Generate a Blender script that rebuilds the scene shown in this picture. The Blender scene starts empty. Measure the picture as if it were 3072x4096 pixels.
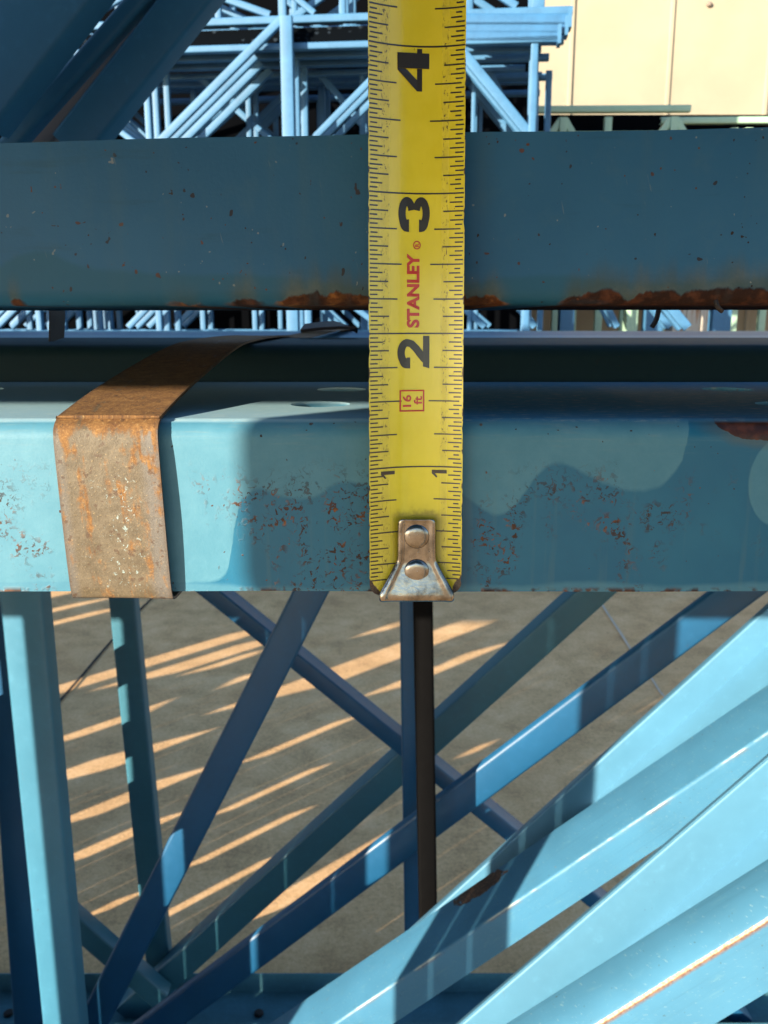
import bpy, bmesh, math, random
from mathutils import Vector, Matrix
random.seed(7)
C = bpy.context.scene
COL = C.collection
U = 0.0254                      # the scene is designed in inches; eye = (0,0,0), ground 44 in below it
HG = 44.0
PITCH = math.radians(12.4)
FPX = 3518.0                    # focal length in pixels of the 3072 x 4096 photograph
CP, SP = math.cos(PITCH), math.sin(PITCH)

# ------------------------------------------------------------------ camera, sky, sun, exposure
cam = bpy.data.cameras.new('camera')
cam.sensor_fit = 'VERTICAL'; cam.sensor_height = 36.0
cam.lens = 36.0 * FPX / 4096.0
cam.clip_start = 0.01; cam.clip_end = 300.0
cam.dof.use_dof = True; cam.dof.focus_distance = 7.0 * U; cam.dof.aperture_fstop = 62.0
cam_o = bpy.data.objects.new('camera', cam); COL.objects.link(cam_o)
cam_o.location = (0, 0, HG * U); cam_o.rotation_euler = (math.pi / 2 - PITCH, 0, 0)
C.camera = cam_o

SUN_EL, SUN_AZ = math.radians(14.2), math.radians(180 + 45)
world = bpy.data.worlds.new('World'); C.world = world; world.use_nodes = True
wn = world.node_tree
sky = wn.nodes.new('ShaderNodeTexSky'); sky.sky_type = 'NISHITA'; sky.sun_disc = False
sky.ozone_density = 2.2; sky.dust_density = 0.4
sky.sun_elevation = SUN_EL; sky.sun_rotation = SUN_AZ
wn.links.new(sky.outputs[0], wn.nodes['Background'].inputs[0])
wn.nodes['Background'].inputs[1].default_value = 0.12
sun = bpy.data.lights.new('sun', 'SUN'); sun.energy = 5.0; sun.angle = math.radians(0.45)
sun.color = (1.0, 0.86, 0.66)
sun_o = bpy.data.objects.new('sun', sun); COL.objects.link(sun_o)
to_sun = Vector((math.sin(SUN_AZ) * math.cos(SUN_EL), math.cos(SUN_AZ) * math.cos(SUN_EL), math.sin(SUN_EL)))
sun_o.rotation_euler = to_sun.to_track_quat('Z', 'Y').to_euler()
C.view_settings.view_transform = 'Standard'; C.view_settings.look = 'None'
C.view_settings.gamma = 1.0; C.view_settings.use_curve_mapping = False
C.view_settings.exposure = 1.66
C.cycles.max_bounces = 6; C.cycles.diffuse_bounces = 4

# ------------------------------------------------------------------ geometry helpers (inches)
def ray(u, v):
    a = (u - 1536.0) / FPX; b = (2048.0 - v) / FPX
    return Vector((a, CP + b * SP, -SP + b * CP))
def at(u, v, y, k=0.0):                         # photograph pixel -> point on the upright plane y + k*x = const
    d = ray(u, v); return d * (y / (d.y + k * d.x))
def W(p): return Vector((p[0] * U, p[1] * U, (p[2] + HG) * U))

class MB:
    """collects geometry (in inches) for one mesh object"""
    def __init__(s): s.v = []; s.f = []
    def add(s, vs, fs):
        o = len(s.v); s.v += [Vector(p) for p in vs]; s.f += [tuple(i + o for i in f) for f in fs]; return s
    def box(s, c, sx, sy, sz, ax=None, ay=None, az=None):
        c = Vector(c); ax = Vector(ax or (1, 0, 0)); ay = Vector(ay or (0, 1, 0)); az = Vector(az or (0, 0, 1))
        vs = [c + ax * (sx * i / 2) + ay * (sy * j / 2) + az * (sz * k / 2) for i in (-1, 1) for j in (-1, 1) for k in (-1, 1)]
        return s.add(vs, [(0, 1, 3, 2), (4, 6, 7, 5), (0, 4, 5, 1), (2, 3, 7, 6), (0, 2, 6, 4), (1, 5, 7, 3)])
    def sweep(s, prof, stations, closed=True, caps=True):
        """prof: list of (a,b); stations: list of (origin, A, B) frames"""
        n = len(prof); o = len(s.v)
        for (p, A, B) in stations:
            for (a, b) in prof: s.v.append(Vector(p) + Vector(A) * a + Vector(B) * b)
        for i in range(len(stations) - 1):
            for j in range(n if closed else n - 1):
                k = (j + 1) % n
                s.f.append((o + i * n + j, o + i * n + k, o + (i + 1) * n + k, o + (i + 1) * n + j))
        if caps and closed:
            s.f.append(tuple(o + j for j in reversed(range(n))))
            e = o + (len(stations) - 1) * n
            s.f.append(tuple(e + j for j in range(n)))
        return s
    def build(s, name, mat, parent=None, smooth=35, loc=None):
        base = Vector((0, 0, 0))
        if parent is not None: base = parent.location
        elif loc is not None: base = W(loc)
        me = bpy.data.meshes.new(name)
        me.from_pydata([W(p) - base for p in s.v], [], s.f)
        bm = bmesh.new(); bm.from_mesh(me); bmesh.ops.recalc_face_normals(bm, faces=bm.faces); bm.to_mesh(me); bm.free()
        if smooth:
            me.polygons.foreach_set('use_smooth', [True] * len(me.polygons))
            me.set_sharp_from_angle(angle=math.radians(smooth))
        me.materials.append(mat)
        o = bpy.data.objects.new(name, me); COL.objects.link(o)
        if parent is not None: o.parent = parent
        else: o.location = base
        return o

def cprof(w, d, t=0.09, r=0.14, n=3, lip=0.0):
    """C section: web along a (width w, centred) at b=0, flanges to b=d, rounded bends"""
    out = [(w / 2, d)]
    for i in range(n + 1):
        q = i / n * math.pi / 2; out.append((w / 2 - r + r * math.cos(q), r - r * math.sin(q)))
    for i in range(n + 1):
        q = i / n * math.pi / 2; out.append((-w / 2 + r - r * math.sin(q), r - r * math.cos(q)))
    out.append((-w / 2, d))
    ri = max(r - t, 0.02); h = w / 2 - t
    inn = [(-h, d)]
    for i in range(n + 1):
        q = i / n * math.pi / 2; inn.append((-h + ri - ri * math.cos(q), t + ri - ri * math.sin(q)))
    for i in range(n + 1):
        q = i / n * math.pi / 2; inn.append((h - ri + ri * math.sin(q), t + ri - ri * math.cos(q)))
    inn.append((h, d))
    return out + inn

def channel(p0, p1, w, d, depth=(0, 1, 0), t=0.09, r=0.14, mb=None):
    """C channel from p0 to p1 (centre line of the web's outer face); flanges run along depth"""
    p0 = Vector(p0); p1 = Vector(p1); ax = (p1 - p0).normalized(); dv = Vector(depth)
    dv = (dv - ax * dv.dot(ax)).normalized(); wv = dv.cross(ax).normalized()
    mb = mb or MB()
    return mb.sweep(cprof(w, d, t, r), [(p0, wv, dv), (p1, wv, dv)])

def thing(name, label, cat, loc, group=None):
    o = bpy.data.objects.new(name, None); COL.objects.link(o); o.location = W(loc); o.empty_display_size = 0.05
    o['label'] = label; o['category'] = cat
    if group: o['group'] = group
    return o
def tag(o, label=None, cat=None, group=None, kind=None):
    if label: o['label'] = label
    if cat: o['category'] = cat
    if group: o['group'] = group
    if kind: o['kind'] = kind
    return o

# ------------------------------------------------------------------ node expression helper
class X:
    nt = None
    def __init__(s, sock): s.s = sock
    @staticmethod
    def put(node, i, v):
        if isinstance(v, X): X.nt.links.new(v.s, node.inputs[i])
        else: node.inputs[i].default_value = v
    @staticmethod
    def m(op, *a, clamp=False):
        n = X.nt.nodes.new('ShaderNodeMath'); n.operation = op; n.use_clamp = clamp
        for i, v in enumerate(a): X.put(n, i, v)
        return X(n.outputs[0])
    def __add__(s, o): return X.m('ADD', s, o)
    def __radd__(s, o): return X.m('ADD', o, s)
    def __sub__(s, o): return X.m('SUBTRACT', s, o)
    def __rsub__(s, o): return X.m('SUBTRACT', o, s)
    def __mul__(s, o): return X.m('MULTIPLY', s, o)
    def __rmul__(s, o): return X.m('MULTIPLY', s, o)
    def step(s, a, b):
        n = X.nt.nodes.new('ShaderNodeMapRange'); n.interpolation_type = 'SMOOTHSTEP'
        X.put(n, 0, s); n.inputs[1].default_value = a; n.inputs[2].default_value = b
        if a > b:
            n.inputs[1].default_value = b; n.inputs[2].default_value = a; n.inputs[3].default_value = 1; n.inputs[4].default_value = 0
        return X(n.outputs[0])
def vec(x, y, z):
    n = X.nt.nodes.new('ShaderNodeCombineXYZ'); X.put(n, 0, x); X.put(n, 1, y); X.put(n, 2, z); return X(n.outputs[0])
def xyz(v):
    n = X.nt.nodes.new('ShaderNodeSeparateXYZ'); X.put(n, 0, v); return [X(q) for q in n.outputs]
def noise(v, scale, detail=3.0, rough=0.55, dist=0.0):
    n = X.nt.nodes.new('ShaderNodeTexNoise'); X.put(n, 'Vector', v); n.inputs['Scale'].default_value = scale
    n.inputs['Detail'].default_value = detail; n.inputs['Roughness'].default_value = rough; n.inputs['Distortion'].default_value = dist
    return X(n.outputs[0])
def voro(v, scale, feature='F1', rnd=1.0):
    n = X.nt.nodes.new('ShaderNodeTexVoronoi'); n.feature = feature; X.put(n, 'Vector', v); n.inputs['Scale'].default_value = scale
    n.inputs['Randomness'].default_value = rnd
    return X(n.outputs[0]), X(n.outputs[1])
def mixc(f, a, b):
    n = X.nt.nodes.new('ShaderNodeMix'); n.data_type = 'RGBA'
    X.put(n, 0, f)
    for i, v in ((6, a), (7, b)):
        if isinstance(v, X): X.nt.links.new(v.s, n.inputs[i])
        else: n.inputs[i].default_value = (v[0], v[1], v[2], 1)
    return X(n.outputs[2])
def ramp(f, stops, interp='LINEAR'):
    n = X.nt.nodes.new('ShaderNodeValToRGB'); X.put(n, 0, f); r = n.color_ramp; r.interpolation = interp
    while len(r.elements) < len(stops): r.elements.new(0.5)
    for e, (p, c) in zip(r.elements, stops):
        e.position = p; e.color = (c, c, c, 1) if not isinstance(c, tuple) else (c[0], c[1], c[2], 1)
    return X(n.outputs[0])
def curve(x, pts, x0, x1):
    """piecewise curve through pts [(x, y)], values may be negative (stored shifted)"""
    lo = min(p[1] for p in pts); hi = max(p[1] for p in pts)
    st = [(min(max((p[0] - x0) / (x1 - x0), 0), 1), (p[1] - lo) / (hi - lo)) for p in pts]
    g = ramp((x - x0) * (1.0 / (x1 - x0)), st, 'CARDINAL')
    return g * (hi - lo) + lo
def material(name):
    m = bpy.data.materials.new(name); m.use_nodes = True; X.nt = m.node_tree
    return m, m.node_tree.nodes['Principled BSDF']
def coords(kind='Object'):
    n = X.nt.nodes.new('ShaderNodeTexCoord')
    return X(n.outputs[kind])
def scaled(v, k):
    n = X.nt.nodes.new('ShaderNodeVectorMath'); n.operation = 'SCALE'; X.put(n, 0, v); n.inputs['Scale'].default_value = k
    return X(n.outputs[0])
def bump(h, strength, dist):
    n = X.nt.nodes.new('ShaderNodeBump'); X.put(n, 'Height', h); n.inputs['Strength'].default_value = strength
    n.inputs['Distance'].default_value = dist; return X(n.outputs[0])
def wire(bsdf, **k):
    for a, v in k.items():
        a = a.replace('_', ' ')
        if isinstance(v, X): X.nt.links.new(v.s, bsdf.inputs[a])
        else: bsdf.inputs[a].default_value = (*v, 1) if isinstance(v, tuple) else v

def dim(base, k=0.78):
    n = X.nt.nodes.new('ShaderNodeMix'); n.data_type = 'RGBA'; n.blend_type = 'MULTIPLY'; n.inputs[0].default_value = 1
    X.nt.links.new(base.s, n.inputs[6]); n.inputs[7].default_value = (k, k, k, 1); return X(n.outputs[2])
def rustcol(v, dark=0.0):
    n = noise(v, 9, 4, 0.65)
    return ramp(n, [(0.3, (0.018, 0.008, 0.006)), (0.48, (0.075, 0.028, 0.014)), (0.6, (0.20, 0.075, 0.022)), (0.72, (0.33, 0.15, 0.045))])

# paint: enamel over steel, a little chalky, with pin rust
def paint(name, col, rust=0.5, rough=0.42, chips=0.0, spec=0.5, var=0.16):
    m, b = material(name)
    P = scaled(coords(), 1 / U)
    n1 = noise(P, 0.35, 4); n2 = noise(P, 3.0, 5, 0.7); n3 = noise(P, 22, 2)
    tone = 1.0 + (n1 - 0.5) * var * 2 + (n2 - 0.5) * var
    n = X.nt.nodes.new('ShaderNodeMix'); n.data_type = 'RGBA'; n.blend_type = 'MULTIPLY'; n.inputs[0].default_value = 1
    n.inputs[6].default_value = (*col, 1); X.nt.links.new(vec(tone, tone, tone).s, n.inputs[7])
    base = X(n.outputs[2])
    base = mixc(n2.step(0.55, 0.75) * 0.22, base, tuple(min(1, c * 1.55 + 0.005) for c in col))
    clus = noise(P, 0.55, 3).step(0.52, 0.68)
    sp = noise(P, 6.5, 3, 0.6, 0.4).step(0.66, 0.71) * clus * rust
    base = mixc(sp, base, rustcol(P))
    wire(b, Base_Color=dim(base), Roughness=rough + (n2 - 0.5) * 0.2 + sp * 0.4, Specular_IOR_Level=spec,
         Normal=bump(n2 * 0.6 + n3 * 0.25 + sp * 1.0, 0.25, 0.0006))
    return m

CYAN = (0.050, 0.190, 0.265)
TEAL = (0.040, 0.165, 0.240)
ROYAL = (0.011, 0.098, 0.225)
STEELBLUE = (0.035, 0.095, 0.160)
M = {}
M['cyan'] = paint('cyan rack enamel', (0.052, 0.210, 0.335), 0.35)
M['cyan_pale'] = paint('pale cyan rack enamel', (0.082, 0.250, 0.400), 0.3, 0.5)
M['teal'] = paint('teal rack enamel', TEAL, 0.3)
M['royal'] = paint('royal blue rack enamel', ROYAL, 0.25)
M['dusky'] = paint('dusty slate blue enamel', (0.040, 0.160, 0.245), 0.4, spec=0.25)
M['shade'] = paint('teal enamel in painted shade', (0.011, 0.036, 0.048), 0.5, 0.6, spec=0.12)  # colour taken near-black for the deep shade in the gap
M['far'] = paint('faded sky blue enamel', (0.056, 0.178, 0.335), 0.2, 0.5, var=0.3, spec=0.3)
M['far_deep'] = paint('deeper blue enamel', (0.030, 0.140, 0.300), 0.3, 0.45, var=0.3)
M['green'] = paint('pale green enamel', (0.36, 0.55, 0.41), 0.4)
M['brown'] = paint('dark brown primer', (0.004, 0.004, 0.0045), 0.0, 0.6, spec=0.05)
M['grey'] = paint('dusty grey primer', (0.22, 0.18, 0.15), 0.2, 0.7)
M['wood'] = paint('weathered dark timber', (0.035, 0.028, 0.022), 0.0, 0.8, var=0.5)
M['grimy'] = paint('dusty blue enamel with dirt', (0.075, 0.215, 0.275), 1.0, 0.7, spec=0.2, var=0.4)
M['wire'] = paint('dark rusty wire', (0.02, 0.014, 0.012), 0.8, 0.7)

# ------------------------------------------------------------------ ground
def concrete():
    m, b = material('weathered concrete')
    P = scaled(coords(), 1 / U)
    big = noise(P, 0.035, 4); mid = noise(P, 0.22, 5, 0.65); fine = noise(P, 2.6, 4, 0.7); grit = noise(P, 5.5, 3, 0.75)
    base = ramp(mid * 0.42 + fine * 0.33 + grit * 0.25, [(0.35, (0.340, 0.205, 0.100)), (0.5, (0.670, 0.412, 0.200)), (0.65, (0.860, 0.585, 0.330))])
    base = mixc(big.step(0.42, 0.68) * 0.35, base, (0.52, 0.305, 0.145))
    base = mixc(noise(P, 0.6, 4, 0.6).step(0.62, 0.74) * 0.35, base, (0.20, 0.10, 0.045))
    pits = noise(P, 4.2, 2).step(0.72, 0.77)
    base = mixc(pits * 0.8, base, (0.07, 0.055, 0.042))
    base = mixc(noise(P, 5.1, 2).step(0.74, 0.79) * 0.6, base, (0.42, 0.39, 0.34))
    wire(b, Base_Color=base, Roughness=0.88, Specular_IOR_Level=0.25, Normal=bump(fine * 0.6 + grit * 0.6 - pits * 0.8, 0.6, 0.003))
    return m
M['concrete'] = concrete()
g = MB(); g.add([(-9000, -9000, -HG), (9000, -9000, -HG), (9000, 9000, -HG), (-9000, 9000, -HG)], [(0, 1, 2, 3)])
tag(g.build('ground', M['concrete'], smooth=0), kind='structure')
def flat_strip(pts, w, mat, name, h=0.16):
    mb = MB(); vs = []
    for i, p in enumerate(pts):
        q = pts[min(i + 1, len(pts) - 1)]; o = pts[max(i - 1, 0)]
        d = Vector((q[0] - o[0], q[1] - o[1], 0)).normalized(); n = Vector((-d.y, d.x, 0))
        ww = w * random.uniform(0.7, 1.3)
        vs += [Vector((p[0], p[1], -HG + h)) + n * ww / 2, Vector((p[0], p[1], -HG + h)) - n * ww / 2]
    mb.add(vs, [(2 * i, 2 * i + 1, 2 * i + 3, 2 * i + 2) for i in range(len(pts) - 1)])
    return mb.build(name, mat, smooth=0)
def ground_at(u, v):
    d = ray(u, v); return d * (-HG / d.z)
def line_pts(a, b, n, jit):
    a = ground_at(*a); b = ground_at(*b); a, b = a + (a - b) * 0.6, b + (b - a) * 0.3
    return [a.lerp(b, i / n) + Vector((random.gauss(0, jit), random.gauss(0, jit), 0)) for i in range(n + 1)]
m_joint = paint('joint filler', (0.035, 0.030, 0.026), 0, 0.9)
m_chalk = paint('pale chalk line', (0.66, 0.56, 0.44), 0, 0.9)
tag(flat_strip(line_pts((615, 2385), (204, 2845), 14, 0.12), 0.42, m_joint, 'pavement_joint'), kind='structure')
tag(flat_strip(line_pts((2425, 2450), (2655, 2780), 12, 0.15), 0.38, m_chalk, 'chalk_line'), kind='structure')

# ------------------------------------------------------------------ lower bundle of rack frames
XL, XR = -150.0, 95.0
YF = 6.7                                     # front face of the front frame
starts = [YF, 11.35, 15.6, 19.8, 24.0, 28.2, 32.4, 36.6, 40.8, 45.0]
ztop = [-0.758, -0.32] + [-0.66] * 8
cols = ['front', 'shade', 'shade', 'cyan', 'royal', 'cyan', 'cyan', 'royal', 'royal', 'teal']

FRONT_Z0, FRONT_Z1 = -2.12, -0.758
def front_material():
    m, b = material('chalky cyan enamel with rust pits')
    P = scaled(coords(), 1 / U); x, y, z = xyz(P)      # object origin sits at (0, YF, FRONT_Z1)
    def loc(u, v):
        q = at(u * 1.8517, v * 1.8517, YF); return (q.x, q.z - FRONT_Z1)
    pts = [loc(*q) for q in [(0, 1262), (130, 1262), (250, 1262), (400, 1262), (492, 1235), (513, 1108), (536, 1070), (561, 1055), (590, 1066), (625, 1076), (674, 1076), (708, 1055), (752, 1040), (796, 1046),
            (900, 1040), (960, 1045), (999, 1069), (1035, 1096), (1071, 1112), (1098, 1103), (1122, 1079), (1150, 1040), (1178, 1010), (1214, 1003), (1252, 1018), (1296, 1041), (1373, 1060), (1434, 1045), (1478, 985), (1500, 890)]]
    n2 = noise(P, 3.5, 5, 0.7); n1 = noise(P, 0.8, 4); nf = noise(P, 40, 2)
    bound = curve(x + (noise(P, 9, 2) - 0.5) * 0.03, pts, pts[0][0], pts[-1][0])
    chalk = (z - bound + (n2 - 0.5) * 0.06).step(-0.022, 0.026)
    # strip of chalk along the lower edge and a pale patch by the right edge
    e = loc(1690, 1040)
    dx = (x - e[0]) * (1 / 0.26); dz = (z - e[1]) * (1 / 0.36)
    patch = (dx * dx + dz * dz + (n2 - 0.5) * 0.2).step(1.06, 0.94)
    chalk = X.m('MAXIMUM', chalk, patch * 0.9)
    low = (z + 1.362 - 0.05 + (n1 - 0.5) * 0.25 - (x.step(-1.4, -3.0)) * 0.16).step(0.03, -0.03)
    chalk = X.m('MAXIMUM', chalk, low * 0.8)
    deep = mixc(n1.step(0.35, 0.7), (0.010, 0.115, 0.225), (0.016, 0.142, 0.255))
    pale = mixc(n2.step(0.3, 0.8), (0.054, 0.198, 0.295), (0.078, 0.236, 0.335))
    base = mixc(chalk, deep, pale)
    # horizontal smears near the top bend and faint vertical runs
    sm = noise(vec(x * 0.5, y, z * 6.0), 5, 4, 0.6).step(0.52, 0.72) * z.step(-0.34, -0.02)
    base = mixc(sm * 0.35, base, (0.165, 0.250, 0.270))
    run = noise(vec(x * 6.0, y * 0.3, z * 0.35), 1.4, 3).step(0.58, 0.74)
    base = mixc(run * 0.16, base, (0.130, 0.200, 0.185))
    # clusters of rust pits
    cl = (noise(P, 0.95, 2) * 0.62 + noise(vec(x * 3.2, y, z * 0.9), 1.3, 2) * 0.38).step(0.48, 0.58) * z.step(-0.25, -0.66)
    pit = noise(P, 21, 4, 0.66, 0.9).step(0.54, 0.57) * cl * noise(P, 5, 2).step(0.38, 0.50)
    dots = noise(P, 11, 1).step(0.745, 0.765)
    dots2 = noise(scaled(P, 1.37), 16, 1).step(0.755, 0.77)
    edge = (z + 1.362).step(0.05, 0.0) * noise(P, 7, 3).step(0.5, 0.62)
    rust = X.m('MAXIMUM', X.m('MAXIMUM', pit, dots2), X.m('MAXIMUM', edge, dots * 0.8))
    # big flake at the right
    f = loc(1650, 925)
    fx = (x - f[0]) * (1 / 0.33); fz = (z - f[1] - (x - f[0]) * -0.12) * (1 / 0.105)
    fl0 = fx * fx + fz * fz + (noise(P, 5, 3) - 0.5) * 1.6
    flake = fl0.step(1.05, 0.98)
    frontm = y.step(0.30, 0.12)
    halo = fl0.step(3.2, 1.0) * frontm
    flake = flake * frontm
    base = mixc(halo * 0.45, base, (0.10, 0.105, 0.075))
    dk = mixc(noise(P, 9, 3).step(0.4, 0.7), (0.035, 0.014, 0.010), (0.110, 0.036, 0.018))
    base = mixc(rust, base, mixc(noise(P, 3.0, 3).step(0.38, 0.58) * 0.85, rustcol(P), (0.026, 0.016, 0.013))); base = mixc(flake, base, dk)
    # top face scuffs, and lighter colour painted in for light on it
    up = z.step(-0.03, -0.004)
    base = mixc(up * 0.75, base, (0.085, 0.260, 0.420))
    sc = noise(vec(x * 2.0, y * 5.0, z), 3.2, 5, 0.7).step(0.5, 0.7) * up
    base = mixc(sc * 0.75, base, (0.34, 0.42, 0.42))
    base = mixc(up * x.step(0.6, -0.6) * 0.62, base, (0.42, 0.62, 0.68))  # left stretch painted paler as sunlight
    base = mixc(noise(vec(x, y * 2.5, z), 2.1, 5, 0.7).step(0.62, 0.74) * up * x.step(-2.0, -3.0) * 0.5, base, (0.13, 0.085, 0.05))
    wire(b, Base_Color=dim(base), Roughness=0.34 + chalk * 0.18 + rust * 0.3 + sc * 0.2 + up * 0.35, Specular_IOR_Level=0.32 - up * 0.27,
         Normal=bump(n2 * 0.25 + nf * 0.10 + rust * 0.8 + flake * 1.2 + chalk * 0.08 + n1 * 0.8, 0.3, 0.0006))
    return m
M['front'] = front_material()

def post_channel(y0, zt, w=4.2, h=1.36, x0=XL, x1=XR, down=True):
    yc = y0 + w / 2
    if down:   # hole face up, sides hanging down
        return channel((x0, yc, zt), (x1, yc, zt), w, h, depth=(0, 0, -1), t=0.09, r=0.16)
    return channel((x0, yc, zt), (x1, yc, zt), w, h, depth=(0, 0, 1), t=0.09, r=0.16)

frame_labels = [
    'front blue rack frame whose chalky rust pitted post carries the yellow tape',
    'rack frame right behind the tape measured post, its post a dark shaded band',
    'rack frame with the rust seamed cyan brace in the lower right corner',
    'rack frame with the wide pale cyan brace just above the rust seamed one',
    'fifth rack frame from the front, its top post shaded under the strap',
    'rack frame with the bright cyan upright at far left and a ridged cyan brace',
    'rack frame with the palest upper right brace and a navy far left upright',
    'rack frame with the steep navy brace and the half lit blue brace rising right',
    'rack frame with the thin dark upright under the tape hook',
    'rearmost rack frame of the lower bundle, its bolted bottom post lying on the concrete',
]
frames = []
for i, (y0, zt, ck) in enumerate(zip(starts, ztop, cols)):
    fr = thing('rack_frame', frame_labels[i], 'rack frame', (0, y0, zt if i == 0 else -HG), 'rack frames strapped in the lower bundle')
    frames.append(fr)
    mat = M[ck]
    if i == 0:
        # front post: plain legs + punched top plate
        r, t, w, h = 0.15, 0.09, 4.3, FRONT_Z1 - FRONT_Z0
        y1 = y0 + w
        mb = MB()
        def legprof(sign):
            o = [(0 if sign > 0 else 0, -h)]
            return o
        n = 6
        pf = [(0.0, -h)] + [(r - r * math.cos(q / n * math.pi / 2), -r + r * math.sin(q / n * math.pi / 2)) for q in range(n + 1)]
        ri = r - t
        pf += [(r - ri * math.cos(q / n * math.pi / 2), -r + ri * math.sin(q / n * math.pi / 2)) for q in reversed(range(n + 1))] + [(t, -h)]
        # slightly uneven bend and lower edge along X
        st = []
        NX = 140
        for k in range(NX + 1):
            xx = -30 + 60.0 * k / NX
            wob = 0.006 * math.sin(xx * 1.3) + 0.004 * math.sin(xx * 3.1 + 1)
            st.append(((xx, y0 + wob * 0.5, zt), (0, 1, 0), (0, 0, 1 + wob * 0.5)))
        st = [((XL, y0, zt), (0, 1, 0), (0, 0, 1))] + st + [((XR, y0, zt), (0, 1, 0), (0, 0, 1))]
        mb.sweep(pf, st)
        mb.sweep([(-a, b) for a, b in pf], [((XL, y1, zt), (0, 1, 0), (0, 0, 1)), ((XR, y1, zt), (0, 1, 0), (0, 0, 1))])
        # inward lip at the bottom of the front leg
        mb.box(((XL + XR) / 2, y0 + t + 0.14, zt - h + 0.045), XR - XL, 0.28, 0.088)
        # top plate with pairs of round holes
        ya, yb = y0 + r, y1 - r
        def plate(xa, xb, yc0, yc1, hole=None):
            if hole is None:
                mb.add([(xa, yc0, zt), (xb, yc0, zt), (xb, yc1, zt), (xa, yc1, zt)], [(0, 1, 2, 3)])
                mb.add([(xa, yc0, zt - t), (xb, yc0, zt - t), (xb, yc1, zt - t), (xa, yc1, zt - t)], [(3, 2, 1, 0)])
                return
            hx, hy, hr = hole; N = 40; sq = []; ci = []
            for k in range(N):
                q = 2 * math.pi * (k + 0.5) / N; cx_, sy_ = math.cos(q), math.sin(q)
                sxx = ((xb - hx) if cx_ > 0 else (hx - xa)) / abs(cx_) if abs(cx_) > 1e-6 else 1e9
                syy = ((yc1 - hy) if sy_ > 0 else (hy - yc0)) / abs(sy_) if abs(sy_) > 1e-6 else 1e9
                L = min(sxx, syy); sq.append((hx + cx_ * L, hy + sy_ * L)); ci.append((hx + cx_ * hr, hy + sy_ * hr))
            # move the perimeter sample nearest each corner onto it
            for cxr in (xa, xb):
                for cyr in (yc0, yc1):
                    j = min(range(N), key=lambda a: (sq[a][0] - cxr) ** 2 + (sq[a][1] - cyr) ** 2); sq[j] = (cxr, cyr)
            vs = [(a, b_, zt) for a, b_ in sq] + [(a, b_, zt) for a, b_ in ci] + [(a, b_, zt - t) for a, b_ in ci] + [(a, b_, zt - t) for a, b_ in sq]
            fs = []
            for k in range(N):
                l = (k + 1) % N
                fs += [(k, l, N + l, N + k), (N + k, N + l, 2 * N + l, 2 * N + k), (2 * N + k, 2 * N + l, 3 * N + l, 3 * N + k)]
            mb.add(vs, fs)
        ym = (ya + yb) / 2
        ha, hb = at(690 * 1.8517, 872 * 1.8517, 1), at(735 * 1.8517, 840 * 1.8517, 1)
        def on_top(u, v):
            d = ray(u * 1.8517, v * 1.8517); return d * (zt / d.z)
        H1, H2, H3, H4 = on_top(692, 873), on_top(738, 841), on_top(1648, 862), on_top(1568, 831)
        p4 = 4.0
        xs = [H1.x + k * p4 for k in range(-4, 6)]
        for (hy, off, y_a, y_b) in ((H1.y, H1.x, ya, ym), (H2.y, H2.x, ym, yb)):
            plate(XL, off - 4.5 * p4, y_a, y_b)
            for k in range(-4, 5):
                plate(off + (k - 0.5) * p4, off + (k + 0.5) * p4, y_a, y_b, (off + k * p4 + (H3.x - H1.x - p4 if k >= 1 else 0), hy, 0.27))
            plate(off + 4.5 * p4, XR, y_a, y_b)
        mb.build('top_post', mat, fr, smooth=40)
    else:
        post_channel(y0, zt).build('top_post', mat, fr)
    zb = -HG + 2.6
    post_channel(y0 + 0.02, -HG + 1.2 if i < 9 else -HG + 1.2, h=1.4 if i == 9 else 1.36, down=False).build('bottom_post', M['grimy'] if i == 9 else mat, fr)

ZB = -HG + 1.3
def strut(i, x, w=1.5, y=None, d=1.2, mat=None, z1=None, z0=None, depth=(0, 1, 0), lean=0.0):
    y0 = starts[i] + 1.3 if y is None else y
    zt = (ztop[i] - 0.1 if i else FRONT_Z1 - 0.1) if z1 is None else z1
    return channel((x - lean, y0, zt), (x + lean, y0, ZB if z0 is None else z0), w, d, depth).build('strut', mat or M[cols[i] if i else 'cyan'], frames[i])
def brace(i, p0, p1, w=1.5, d=1.2, mat=None, depth=(0, 1, 0), t=0.09, r=0.14):
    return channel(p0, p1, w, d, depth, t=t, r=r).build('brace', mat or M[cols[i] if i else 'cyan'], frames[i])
def px_brace(i, a, b, y, w, d, mat, depth=(0, 1, 0), ext=(0.0, 0.0), r=0.14):
    """brace whose web centre line passes two photograph pixels on plane y, run on to the posts"""
    A, B = at(a[0], a[1], y), at(b[0], b[1], y)
    D = (B - A)
    if abs(D.z) > 1e-3:
        t0 = (-1.5 - A.z) / D.z; t1 = (ZB - A.z) / D.z
        P0, P1 = A + D * t0, A + D * t1
    return brace(i, P0, P1, w, d, mat, depth, r=r)

# --- pieces in view, back to front
# B and F, E on the rear frame
px_brace(9, (2398, 2358), (675, 3915), 46.9, 1.70, 1.25, M['teal'])                       # F
px_brace(9, (820, 2358), (1600, 2985), 46.3, 0.95, 1.5, M['royal'])                       # E
b0, b1 = at(482, 2358, 47.9), at(640, 3920, 47.9)
channel(b0 + (b0 - b1) * 0.4, Vector((b1.x, b1.y, ZB)), 1.5, 0.9).build('strut', M['teal'], frames[9])          # B
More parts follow.
